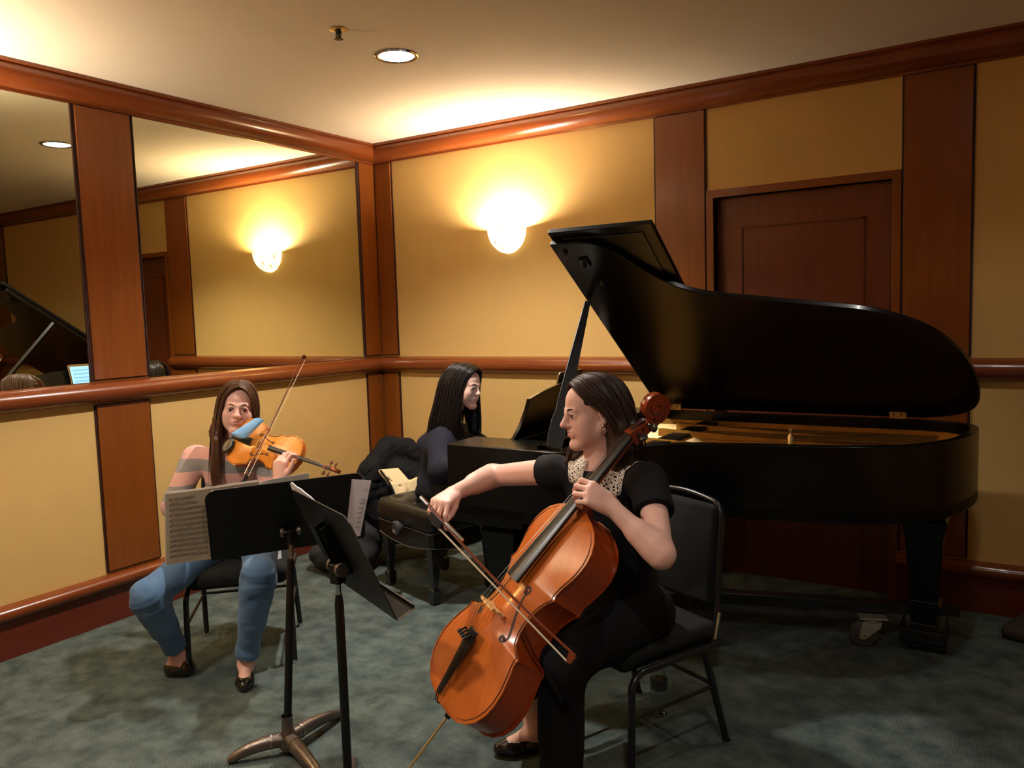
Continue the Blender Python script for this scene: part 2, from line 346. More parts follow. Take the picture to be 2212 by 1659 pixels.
# mouldings: profile (depth from the wall, height) swept round the walls
def sweep(name, prof, runs, m, joint=False):
    """runs: list of ((x,y),(x,y)) on the wall plane with the room on the right-hand side normal given by corner mitres"""
    for (a, b, na, nb, nrm) in runs:
        mb = MB(); n = len(prof); a, b, nrm = A(*a), A(*b), A(*nrm); t = nz(b - a); v = []
        for e, mit in ((a, na), (b, nb)):
            for (dp, z) in prof: q = e + nrm * dp + t * dp * mit; v.append((q[0], q[1], z))
        mb.add(v, [(i, i + 1, i + 1 + n, i + n) for i in range(n - 1)] + [tuple(range(n - 1, -1, -1)), tuple(range(n, 2 * n))])
        NT[0] += 1; o = mb.build('%s_%d' % (name, NT[0]), m, None); o['kind'] = 'structure'
NT = [0]
LR = ((0, YM), (0, 0), 1, -1, (1, 0)); RR = ((0, 0), (XM, 0), 1, -1, (0, -1)); ER = ((XM, 0), (XM, YM), 1, -1, (-1, 0)); BR = ((XM, YM), (0, YM), 1, -1, (0, 1))
def arc(cx, cz, rx, rz, a0, a1, n=10): return [(cx + rx * math.cos(math.radians(a0 + (a1 - a0) * i / n)), cz + rz * math.sin(math.radians(a0 + (a1 - a0) * i / n))) for i in range(n + 1)]
crown = [(0, 2.533), (.012, 2.533), (.014, 2.545)] + arc(.018, 2.612, .075, .066, -85, 20, 12)[0:] + [(.106, 2.638), (.106, CEIL), (0, CEIL)]
sweep('trim', crown, [LR, RR, ER, BR], 'cherry_rail')
rail = [(0, 1.104), (.012, 1.104)] + arc(.014, 1.152, .05, .049, -88, 88, 14) + [(.0, 1.206)]
RAIL_R = [((0, 0), (2.385, 0), 1, 0, (0, -1)), ((DX1 + .04, 0), (XM, 0), 0, -1, (0, -1))]
sweep('trim', rail, [LR] + RAIL_R + [ER, BR], 'cherry_rail')
cap = [(0, .172), (.02, .172)] + arc(.02, .207, .036, .035, -88, 88, 12) + [(0, .244)]
sweep('trim', cap, [LR] + RAIL_R + [ER, BR], 'cherry_rail')
bs = [(0, 0), (.02, 0), (.02, .171), (0, .171)]
for nm, run in (('left', LR), ('right', RAIL_R[0]), ('right_2', RAIL_R[1]), ('east', ER), ('back', BR)):
    a, b, na, nb, nrm = run; mb = MB(); a, b, nrm = A(*a), A(*b), A(*nrm); t = nz(b - a); v = []
    for e, mit in ((a, na), (b, nb)):
        for (dp, z) in bs: q = e + nrm * dp + t * dp * mit; v.append((q[0], q[1], z))
    mb.add(v, [(0, 1, 5, 4), (1, 2, 6, 5), (2, 3, 7, 6), (3, 2, 1, 0), (4, 5, 6, 7)]); struct('baseboard_' + nm, mb, 'cherry_dark', smooth=False)
# flat pilasters: a plate above the rail and one below it, with a thin dark joint round each
def pilaster(a, b, wall, off=.014, up=True, dn=True):
    for (z0, z1) in ([(1.212, 2.533)] if up else []) + ([(.252, 1.096)] if dn else []):
        for mm, e, dp in (('cherry', .010, off), ('joint', 0, off * .45)):
            mb = MB()
            if wall == 'R': mb.b2((a + e, -dp, z0 + e * .6), (b - e, 0, z1 - e * .4))
            elif wall == 'L': mb.b2((0, a + e, z0 + e * .6), (dp, b - e, z1 - e * .4))
            elif wall == 'E': mb.b2((XM - dp, a + e, z0), (XM, b - e, z1))
            else: mb.b2((a + e, YM, z0), (b - e, YM + dp, z1))
            NT[0] += 1; o = mb.build('trim_%d' % NT[0], mm, None, smooth=False, bevel=.0015 if mm == 'cherry' else 0); o['kind'] = 'structure'
for a, b in ((.014, .172), (2.079, 2.379), (3.329, 3.63), (5.12, 5.41)): pilaster(a, b, 'R')
for a, b in ((-.166, -.0), (-2.10, -1.803), (-2.98, -2.69), (-4.05, -3.75), (-5.4, -5.2)): pilaster(a, b, 'L')
for a, b in ((-.3, 0.), (-2.1, -1.8), (-4.05, -3.75), (-5.4, -5.2)): pilaster(a, b, 'E')
for a, b in ((0.0, .2), (2.079, 2.379), (3.329, 3.63), (5.12, 5.41)): pilaster(a, b, 'B')
# wall mirrors: plate with polished bevel
def mirror(y0, y1, label):
    t = thing('wall_mirror', label, 'mirror', (0, (y0 + y1) / 2, 1.21), 'mirrors over the chair rail')
    mb = MB(); z0, z1, bv = 1.207, 2.532, .006
    mb.add([(.004, y0, z0), (.004, y1, z0), (.004, y1, z1), (.004, y0, z1)], [(0, 1, 2, 3)]); mb.b2((.0005, y0, z0), (.0035, y1, z1))
    mb.build('glass_plate', 'mirror', t, smooth=False)
    [MB().b2((.0005, e - .003, z0), (.009, e + .003, z1)).build('edge_strip', 'joint', t, smooth=False) for e in (y0 - .001, y1 + .001)]
mirror(-1.795, -.172, 'large wall mirror above the violinist reflecting the lit wall lamp')
mirror(-2.683, -2.108, 'wall mirror at the far left reflecting the open piano lid and tablet')
# sconces: half bowl of veined glass, open at the top
for i, (p, a) in enumerate(SCONCE):
    t = thing('wall_sconce', ['glowing half-bowl wall lamp on the yellow wall left of the piano lid', 'glowing half-bowl wall lamp on the mirror wall, left of the frame'][i], 'wall lamp', p, 'half-bowl wall lamps')
    R = np.array([[math.cos(a), -math.sin(a), 0], [math.sin(a), math.cos(a), 0], [0, 0, 1]]); mb = MB()
    out = [(.132 * math.cos(math.radians(q)), -.152 * math.sin(math.radians(q))) for q in range(88, -1, -8)]; inn = [(.127 * math.cos(math.radians(q)), -.147 * math.sin(math.radians(q))) for q in range(0, 89, 8)]
    mb.lathe(out + inn, A(*p) + A(0, 0, .075), R, 30, PI, -PI)
    v = [A(q[0], q[1] * .82, q[2]) if False else q for q in mb.v]; mb.build('glass_bowl', 'alabaster', t)
    b = MB(); c = A(*p) + R @ A(0, -.004, .0); b.box(c, (.10 if i == 0 else .008, .008 if i == 0 else .10, .09)); b.build('back_plate', 'brass', t, bevel=.002)
    bl = MB(); bl.tube([A(*p) + R @ A(0, -.03, 0), A(*p) + R @ A(0, -.05, .03)], .012).build('lamp_holder', 'paper', t)
# recessed downlights
for i, (x, y, wt) in enumerate(DOWN):
    lab = ['round recessed ceiling light nearest the corner of the room', 'round recessed ceiling light above the tail of the piano', 'round recessed ceiling light behind the camera, left', 'round recessed ceiling light behind the camera, right'][i]
    t = thing('recessed_downlight', lab, 'ceiling light', (x, y, CEIL), 'recessed ceiling lights')
    MB().lathe([(.078, -.0005), (.094, -.0005), (.099, -.004), (.094, -.008), (.083, -.007), (.078, -.001)], (x, y, CEIL), n=40).build('trim_ring', 'chrome', t)
    MB().lathe([(.0001, -.0035), (.079, -.0035)], (x, y, CEIL), n=40).build('lens', 'lens', t)
t = thing('fire_sprinkler', 'small dark fire sprinkler on the ceiling beside the round light', 'sprinkler', (1.4585, -1.80, CEIL))
x, y = 1.4585, -1.80
MB().lathe([(.0001, -.001), (.034, -.001), (.036, -.004), (.02, -.008), (.016, -.006), (.0001, -.006)], (x, y, CEIL), n=24).build('escutcheon', 'brass', t)
mb = MB().lathe([(.012, -.005), (.011, -.018), (.005, -.022), (.0045, -.036)], (x, y, CEIL), n=16)
mb.tube([(x - .012, y, CEIL - .012), (x - .014, y, CEIL - .026), (x - .004, y, CEIL - .039)], .0025).tube([(x + .012, y, CEIL - .012), (x + .014, y, CEIL - .026), (x + .004, y, CEIL - .039)], .0025); mb.build('frame', 'black', t)
MB().lathe([(.0001, -.037), (.016, -.038), (.018, -.041), (.0001, -.042)], (x, y, CEIL), n=20).build('deflector', 'bronze', t)

# ================================================================== grand piano
PT = 1.0
piano = thing('grand_piano', 'black grand piano with its lid propped open along the wall', 'piano', (2.9, -.8, 0))
HY, HZ = -.28, .95
LS = A(0, -.81909719, .57365477); LN = np.cross(A(1, 0, 0), LS)      # slope of the lid; its underside faces -y
lid_pts = [(2.2, 1.391), (2.3, 1.391), (2.375, 1.380), (2.43, 1.345), (2.478, 1.290), (2.53, 1.205), (2.585, 1.130), (2.65, 1.062), (2.74, 1.010), (2.87, .975), (3.05, .933), (3.21, .895), (3.33, .862), (3.44, .803), (3.52, .738), (3.58, .658), (3.634, .545), (3.668, .42), (3.686, .27), (3.678, .15), (3.64, .075), (3.57, .03), (3.46, .0)]
outline = spline(lid_pts[:], 90); outline = [tuple(q) for q in outline]
def lidP(x, s, off=0.): return A(x, HY, HZ) + LS * s - LN * off
poly = [(x, s) for x, s in outline] + [(2.2, 0.)]
mb = MB().prism([(x - 2.2, s) for x, s in poly], (2.2, HY, HZ), (1, 0, 0), LS, -LN, 0, .024)
lid = mb.build('lid', 'ebony_gloss', piano, bevel=.004)
# front flap folded back on top of the lid
MB().prism([(.0, .03), (.447, .03), (.447, 1.43), (.0, 1.43)], (2.2, HY, HZ), (1, 0, 0), LS, -LN, .030, .052).build('folded_lid_flap', 'ebony_gloss', piano, bevel=.003)
MB().prism([(.05, 1.07), (.40, 1.07), (.40, 1.39), (.05, 1.39)], (2.2, HY, HZ), (1, 0, 0), LS, -LN, .026, .0299).build('flap_underside_panel', 'black', piano, bevel=.001)
# lid fittings
for (x, s, r) in ((2.245, 1.335, .011), (2.33, 1.13, .009)):
    c = lidP(x, s, -.004); MB().tube([c - LN * .002, c + LN * .010], r, 14).build('rubber_stop', 'rubber', lid)
cup = MB(); c0 = lidP(2.31, 1.27); cup.box(c0 + LN * .006, (.035, .05, .012), frame_from(LS, -LN)); cup.tube([c0 + LN * .012 - LS * .014, c0 + LN * .03, c0 + LN * .012 + LS * .014], .005); cup.build('prop_cup', 'black_metal', lid, bevel=.002)
# case: outer rim follows the lid outline, straight arms towards the keys
KX = 1.825
case = [(KX, HY - 1.385)] + [(x, HY - s) for x, s in outline] + [(KX, HY)]
case = case[::-1][::-1]
# orientation: anticlockwise seen from above so that the band grows inwards
def area(p): return sum(p[i][0] * p[(i + 1) % len(p)][1] - p[(i + 1) % len(p)][0] * p[i][1] for i in range(len(p))) / 2
if area(case) < 0: case = case[::-1]
k0 = [i for i, q in enumerate(case) if abs(q[0] - KX) < 1e-6 and q[1] < -1][0]
openc = case[k0:] + case[:k0]            # starts at the near arm, ends at the far arm
rim = MB().band(openc, .036, .655, .947, closed=False); rim.build('outer_rim', 'ebony_gloss', piano, bevel=.003, smooth=30)
inner = [(x, y) for x, y in openc]
def inset(p, dd):
    n = len(p); out = []
    for i in range(n):
        a = A(*p[max(i - 1, 0)]); b = A(*p[min(i + 1, n - 1)]); t = nz(b - a); out.append(tuple(A(*p[i]) + A(-t[1], t[0]) * dd))
    return out
inn = [q for q in inset(openc, .0365)]; inn[0] = (2.12, inn[1][1]); inn[-1] = (2.12, inn[-2][1])
MB().band(inn, .012, .76, .900, closed=False).build('inner_rim', 'gold', piano)
soundb = inset(openc, .045); soundb[0] = (2.12, soundb[1][1]); soundb[-1] = (2.12, soundb[-2][1])
M['spruce'] = mat('soundboard_spruce', s2l((150, 92, 40)), .4, noise=.12, nscale=8, stretch=(1, 12, 1), coat=.2)
MB().prism(soundb, (0, 0, 0), (1, 0, 0), (0, 1, 0), (0, 0, 1), .775, .785).build('soundboard', 'spruce', piano)
MB().prism(openc, (0, 0, 0), (1, 0, 0), (0, 1, 0), (0, 0, 1), .66, .70).build('bottom_board', 'black', piano)
# cast iron plate: web at the front, struts running to the tail, rim flange
pl = MB(); pl.b2((2.14, -1.60, .855), (2.42, -.34, .868))
fl = inset(openc, .05); fl[0] = (2.14, fl[1][1]); fl[-1] = (2.14, fl[-2][1]); pl.band(fl, .085, .850, .868, closed=False)
for (xa, ya, xb, yb, hh) in ((2.40, -1.33, 2.93, -1.14, .036), (2.40, -1.02, 3.3, -.98, .045), (2.40, -.78, 3.52, -.70, .05), (2.40, -.55, 3.50, -.48, .045)):
    a, b_ = A(xa, ya), A(xb, yb); t = nz(b_ - a); nn = A(-t[1], t[0]) * .014
    pl.add([(*(a - nn), .86), (*(a + nn), .86), (*(b_ + nn), .86), (*(b_ - nn), .86), (*(a - nn * .6), .87 + hh), (*(a + nn * .6), .87 + hh), (*(b_ + nn * .6), .868), (*(b_ - nn * .6), .868)], [(0, 3, 2, 1), (4, 5, 6, 7), (0, 1, 5, 4), (1, 2, 6, 5), (2, 3, 7, 6), (3, 0, 4, 7)])
pl.build('iron_plate', 'gold', piano, bevel=.002)
st = MB()
for i in range(60):
    y = -1.56 + i * .0195; xe = max([q[0] for q in openc if q[1] < y] + [2.3]) - .16; st.tube([(2.2, y, .884), (xe, y + .05 * (i > 44), .884)], .0008 + .0006 * (i > 44), 4)
so = st.build('strings', 'brass', piano); so['kind'] = 'stuff'
pins = MB()
for i in range(56):
    for r_ in range(3): pins.tube([(2.165 + r_ * .022, -1.57 + i * .0215 + r_ * .006, .866), (2.160 + r_ * .022, -1.57 + i * .0215 + r_ * .006, .893)], .0035, 6)
po = pins.build('tuning_pins', 'steel', piano); po['kind'] = 'stuff'
dm = MB()
for i in range(48): dm.b2((2.47, -1.30 + i * .0195, .888), (2.55, -1.30 + i * .0195 + .012, .905))
do = dm.build('dampers', 'black', piano); do['kind'] = 'stuff'
pk = MB().lathe([(.014, .86), (.014, .93), (.006, .94), (.006, .95), (.010, .957), (.0001, .966)], (3.02, -.87, 0), n=14); pk.build('lid_stay_post', 'brass', piano)
# keyboard end
MB().b2((KX, -1.664, .945), (2.2, -1.455, .949)).b2((KX + .002, -1.66, .70), (2.14, -1.46, .945)).build('cheek_block', 'ebony_gloss', piano, bevel=.003)
MB().b2((KX, -.49, .945), (2.2, -.282, .949)).b2((KX + .002, -.49, .70), (2.14, -.29, .945)).build('cheek_block', 'ebony_gloss', piano, bevel=.003)
MB().b2((KX - .02, -1.66, .625), (2.18, -.285, .66)).build('keybed', 'ebony_gloss', piano, bevel=.003)
MB().b2((KX - .01, -1.455, .66), (KX + .01, -.49, .715)).build('key_slip', 'ebony_gloss', piano, bevel=.002)
M['ivory'] = mat('key_ivory', (.82, .79, .70), .25, noise=.02, coat=.3)
kw = MB(); kb = MB()
for i in range(52): kw.b2((KX + .012, -1.453 + i * .01848, .715), (KX + .145, -1.453 + i * .01848 + .0176, .735))
pat = [0, 1, 0, 1, 1, 0, 1]
for i in range(51):
    if pat[(i + 1) % 7]: kb.b2((KX + .062, -1.453 + (i + 1) * .01848 - .005, .735), (KX + .145, -1.453 + (i + 1) * .01848 + .005, .747))
kw.build('white_keys', 'ivory', piano); kb.build('black_keys', 'black', piano)
MB().prism([(0, .735), (.012, .72), (.030, .925), (.042, .94), (.034, .95), (.018, .94)], (KX + .145, -.49, 0), (1, 0, 0), (0, 0, 1), (0, -1, 0), 0, .965).build('fallboard', 'ebony_gloss', piano, bevel=.002)
MB().b2((KX + .18, -1.455, .925), (2.16, -.49, .943)).build('music_shelf', 'ebony_gloss', piano, bevel=.002)
# music desk with scrolled ends
left = [(-.485, 0), (-.472, .02), (-.452, .05), (-.440, .09), (-.430, .13), (-.427, .182), (-.33, .205), (-.20, .224), (0, .236)]; right = [(-x, z) for x, z in left[::-1][1:]]
tilt = nz(A(.30, 0, .95))
MB().prism(left + right, (2.02, -1.0, .945), (0, 1, 0), tilt, (1, 0, 0), 0, .018).build('music_desk', 'ebony_gloss', piano, bevel=.003)
for yy in (-.64,): MB().tube([(2.14, yy, .95), (2.075, yy, 1.04), (2.07, yy, 1.06)], .005).build('desk_strut', 'black', piano)
# prop stick
pb = P(1197, 966, 2.95); r_ = CF + CR * (1197 - 1106) / FPX - CU * (966 - 829.5) / FPX; pb = CO + r_ * ((.95 - CO[2]) / r_[2])
def on_lid(px, py):
    r = CF + CR * (px - 1106) / FPX - CU * (py - 829.5) / FPX; q = A(2.2, HY, HZ); return CO + r * (((q - CO) @ LN) / (r @ LN))
ptop = on_lid(1270, 650); ax = nz(ptop - pb); sd = nz(np.cross(ax, CF)); ps = MB(); Lp = np.linalg.norm(ptop - pb)
ps.prism([(-.030, -.01), (.030, -.01), (.036, .05), (.036, .12), (.029, .17), (.030, .22), (.022, .5), (.014, Lp - .01), (-.012, Lp - .01), (-.018, .5), (-.024, .22), (-.022, .17), (-.030, .12), (-.032, .05)], pb, sd, ax, np.cross(sd, ax), -.011, .011)
prop = ps.build('lid_prop', 'black', piano, bevel=.003)
MB().tube([pb + ax * (.03 + .01 * 0) + sd * .002 - np.cross(sd, ax) * .0, pb + ax * .3 + sd * .004], .006, 8).build('prop_groove', 'black_metal', prop)
# hinges
for x in (2.30, 3.36):
    h = MB().b2((x - .035, HY - .040, .952), (x + .035, HY - .037, .985)); h.b2((x - .035, HY - .039, .949), (x + .035, HY - .012, .952)).tube([(x - .035, HY - .036, .953), (x + .035, HY - .036, .953)], .004, 8); hg = h.build('hinge', 'brass', piano)
    [MB().tube([(x + e, HY - .0402, .968), (x + e, HY - .0425, .968)], .004, 8).build('screw', 'joint', hg) for e in (-.016, .016)]
# legs
def pleg(x, y, z0=.115):
    mb = MB(); prof = [(.095, .66), (.095, .60), (.075, .585), (.088, .56), (.072, .50), (.052, z0 + .10), (.068, z0 + .085), (.05, z0 + .07), (.046, z0)]
    v = []; f = []
    for (r, z) in prof: v += [(x + r * cx, y + r * cy, z) for cx, cy in ((-1, -1), (1, -1), (1, 1), (-1, 1))]
    for i in range(len(prof) - 1):
        for k in range(4): f.append((4 * i + k, 4 * i + (k + 1) % 4, 4 * i + 4 + (k + 1) % 4, 4 * i + 4 + k))
    mb.add(v, f + [(0, 1, 2, 3), (len(v) - 1, len(v) - 2, len(v) - 3, len(v) - 4)]); return mb.build('leg', 'ebony_gloss', piano, bevel=.004)
LEGS = [(1.98, -1.46), (1.98, -.47), (3.50, -.56)]
for x, y in LEGS: pleg(x, y)
# pedal lyre
ly = MB()
for yy in (-1.08, -.92): ly.tube(spline([(2.02, yy, .64), (2.03, yy - .03 * (1 if yy < -1 else -1), .45), (2.02, yy, .30)], 10), .014, 10)
ly.b2((1.97, -1.13, .20), (2.10, -.87, .30)).tube([(2.08, -1.0, .28), (2.35, -1.0, .64)], .008); ly.build('pedal_lyre', 'ebony_gloss', piano, bevel=.003)
for yy in (-1.06, -1.0, -.94): MB().prism([(-.16, -.008), (-.12, -.014), (0, -.006), (0, .006), (-.12, .014), (-.16, .008)], (1.975, yy, .235), (1, 0, 0), (0, 1, 0), (0, 0, 1), 0, .007).build('pedal', 'brass', piano, bevel=.001)

# wheeled truck under the piano
truck = thing('piano_truck', 'low black steel piano truck on casters under the grand piano', 'dolly', (2.6, -.85, 0))
ctr = A(2.60, -.86)
for (x, y) in LEGS:
    e = A(x, y); t = nz(e - ctr); nn = A(-t[1], t[0]); a_ = ctr; b_ = e + t * .13
    MB().add([(*(a_ - nn * .03), .15), (*(a_ + nn * .03), .15), (*(b_ + nn * .03), .15), (*(b_ - nn * .03), .15), (*(a_ - nn * .03), .205), (*(a_ + nn * .03), .205), (*(b_ + nn * .03), .19), (*(b_ - nn * .03), .19)], [(0, 3, 2, 1), (4, 5, 6, 7), (0, 1, 5, 4), (1, 2, 6, 5), (2, 3, 7, 6), (3, 0, 4, 7)]).build('arm', 'black_metal', truck, bevel=.004)
    MB().b2((x - .085, y - .085, .03), (x + .085, y + .085, .045)).b2((x - .085, y - .085, .045), (x - .078, y + .085, .12)).b2((x + .078, y - .085, .045), (x + .085, y + .085, .12)).b2((x - .078, y - .085, .045), (x + .078, y - .078, .10)).b2((x - .05, y - .05, .045), (x + .05, y + .05, .118)).build('leg_cup', 'black_metal', truck, bevel=.003)
MB().lathe([(.0001, .14), (.1, .14), (.1, .21), (.0001, .215)], (*ctr, 0), n=24).build('hub', 'black_metal', truck, bevel=.003)
M['caster_tyre'] = mat('caster_tyre', (.06, .055, .05), .55, noise=.2, nscale=20)
M['zinc'] = mat('zinc_plate', (.62, .60, .54), .38, .75, noise=.2, nscale=25)
for (x, y, an) in ((3.31, -.66, 20), (2.02, -1.30, 60), (2.08, -.62, 100)):
    a = math.radians(an); f = A(math.cos(a), math.sin(a), 0); sdir = A(-f[1], f[0], 0); c = A(x, y, 0); wc = c - f * .035 + A(0, 0, .058)
    wl = MB(); R = np.stack([f, A(0, 0, 1), sdir], 1); wl.lathe([(.014, -.016), (.05, -.016), (.056, -.012), (.058, 0), (.056, .012), (.05, .016), (.014, .016)], wc, R, n=32)
    co = wl.build('caster_wheel', 'caster_tyre', truck)
    br = MB()
    for sg in (-1, 1): br.prism([(-.055, -.015), (-.035, -.02), (.03, .035), (.035, .062), (-.04, .062), (-.052, .02)], c + A(0, 0, .058), f, (0, 0, 1), sdir * sg, .021, .0245)
    br.lathe([(.0001, .118), (.034, .118), (.034, .13), (.0001, .132)], c, n=20).box(c + A(0, 0, .137), (.11, .085, .006), np.stack([f, sdir, A(0, 0, 1)], 1)); br.build('caster_fork', 'zinc', co, bevel=.001)
    MB().tube([wc - sdir * .03, wc + sdir * .03], .006, 10).build('axle', 'steel', co)

# tablet on the music desk: lit page of music faces the pianist
tb = thing('tablet', 'tablet showing a lit page of music on the piano desk', 'tablet', (2.0, -1.0, .97))
tu = nz(A(.28, 0, .96)); to = A(1.985, -.995, .970); tn = nz(np.cross(A(0, 1, 0), tu))
MB().prism([(-.115, 0), (.105, 0), (.115, .01), (.115, .235), (.105, .245), (-.105, .245), (-.115, .235), (-.115, .01)], to, (0, 1, 0), tu, tn, 0, .008).build('body', 'chrome', tb, bevel=.002)
m = bpy.data.materials.new('screen_music'); m.use_nodes = True; N, L = nodes(m); b = N['Principled BSDF']; M['screen'] = m
b.inputs['Base Color'].default_value = (.1, .2, .3, 1); b.inputs['Emission Color'].default_value = (.27, .55, .95, 1); b.inputs['Emission Strength'].default_value = 1.25
MB().prism([(-.102, .016), (.102, .016), (.102, .229), (-.102, .229)], to, (0, 1, 0), tu, -tn, .0002, .0012).build('screen', 'screen', tb, smooth=False)
lines = MB(); rs = random.Random(3)
for i in range(7):
    z = .205 - i * .028
    for k in range(5): lines.prism([(-.088, z - k * .0026), (.088, z - k * .0026), (.088, z - k * .0026 - .0005), (-.088, z - k * .0026 - .0005)], to, (0, 1, 0), tu, -tn, .0012, .0015)
    for k in range(22):
        y = -.084 + k * .008; zz = z - rs.random() * .012; lines.prism([(y, zz), (y + .003, zz + .001), (y + .003, zz - .0015), (y, zz - .0022)], to, (0, 1, 0), tu, -tn, .0012, .0016); lines.prism([(y + .003, zz), (y + .0035, zz), (y + .0035, zz + .009), (y + .003, zz + .009)], to, (0, 1, 0), tu, -tn, .0012, .0016)
lines.build('printed_music', mat('screen_ink', (.02, .04, .10), .5), tb, smooth=False)

# ================================================================== piano bench
BA = nz(A(.41, -.13, 0)); BB = A(-BA[1], BA[0], 0); bo = A(.9, -1.01, 0) - BA * .035 - BB * .035
bench = thing('piano_bench', 'black tufted leather piano bench with height knob', 'bench', tuple(bo + BA * .24 + BB * .2))
def bp3(u, v_, z): return bo + BA * u + BB * v_ + A(0, 0, z)
BW, BD = .50, .43
RB = np.stack([BA, BB, A(0, 0, 1)], 1)
sd_ = SD(bp3(BW / 2, BD / 2, .33) - A(.42, .42, 0), bp3(BW / 2, BD / 2, .56) + A(.42, .42, 0), .005)
sd_.bx(bp3(BW / 2, BD / 2, .435), (BW / 2 + .012, BD / 2 + .012, .062), RB, .035, k=0)
for i in range(3):
    for j in range(3): sd_.el(bp3(.08 + i * .17, .075 + j * .14, .505), (.022, .022, .014), k=.035, sub=True)
sd_.rc(bp3(BW * .52, -.03, .36), bp3(BW * .52, -.03, .52), .008, k=.012, sub=True)
sd_.build('cushion', 'leather', bench, relax=1)
for i in range(3):
    for j in range(3): pass
for i in range(3):
    for j in range(3): MB().ball(bp3(.08 + i * .17, .075 + j * .14, .487), (.010, .010, .005), n=10, m_=6).build('tufting_button', 'leather', bench)
M['bench_black'] = mat('bench_lacquer', (.012, .011, .010), .22, noise=.2, nscale=6, coat=.3)
ap = MB()
for (p0, p1, nv) in ((bp3(0, 0, 0), bp3(BW, 0, 0), -BB), (bp3(BW, 0, 0), bp3(BW, BD, 0), BA), (bp3(BW, BD, 0), bp3(0, BD, 0), BB), (bp3(0, BD, 0), bp3(0, 0, 0), -BA)):
    Lq = np.linalg.norm(p1 - p0); u = nz(p1 - p0); q = [(0, .375), (Lq, .375)] + [(Lq * (1 - i / 12), .305 - .03 * math.sin(PI * i / 12)) for i in range(13)]
    ap.prism(q, p0, u, (0, 0, 1), nv, -.02, 0.0)
ap.build('apron', 'bench_black', bench, bevel=.002)
M['bench_trim'] = mat('bench_trim', (.10, .098, .09), .25, .3, noise=.2, coat=.4)  # edge highlights of the bench put into the colour, paler than the lacquer
tr = MB()
for zz in (.377,):
    tr.tube([bp3(-.002, -.004, zz), bp3(BW, -.004, zz)], .0035, 8).tube([bp3(BW + .003, 0, zz), bp3(BW + .003, BD, zz)], .0035, 8).tube([bp3(-.003, 0, zz), bp3(-.003, BD, zz)], .0035, 8)
tr.build('piping', 'bench_trim', bench)
tr = MB()
for (p0, p1) in ((bp3(0, -.001, 0), bp3(BW, -.001, 0)), (bp3(BW + .001, 0, 0), bp3(BW + .001, BD, 0)), (bp3(-.001, 0, 0), bp3(-.001, BD, 0))): tr.tube([lerp(p0, p1, i / 12) + A(0, 0, .305 - .03 * math.sin(PI * i / 12)) for i in range(13)], .003, 8)
tr.build('apron_edge_highlight', 'bench_trim', bench)  # added pale tube standing in for the highlight along the apron's lower edge
kn = MB(); kc = bp3(BW * .5, -.012, .378); RK = np.stack([BA, A(0, 0, 1), -BB], 1)
kn.lathe([(.012, 0), (.014, .018), (.032, .02), (.037, .028), (.036, .04), (.028, .046), (.020, .038), (.012, .040), (.0001, .043)], kc, RK, n=26); kn.build('height_knob', mat('knob_grey', (.05, .05, .055), .25, coat=.3, noise=.1), bench)
for (u, v_) in ((.035, .035), (BW - .035, .035), (BW - .035, BD - .035), (.035, BD - .035)):
    mb = MB(); v = []; f = []; prof = [(.03, .36), (.03, .30), (.015, .085), (.024, .075), (.022, .02), (.014, 0)]
    for (r, z) in prof: v += [bp3(u + r * cx, v_ + r * cy, z) for cx, cy in ((-1, -1), (1, -1), (1, 1), (-1, 1))]
    for i in range(len(prof) - 1):
        for k in range(4): f.append((4 * i + k, 4 * i + (k + 1) % 4, 4 * i + 4 + (k + 1) % 4, 4 * i + 4 + k))
    mb.add(v, f + [(0, 1, 2, 3), (23, 22, 21, 20)]).build('leg', 'bench_black', bench, bevel=.002)

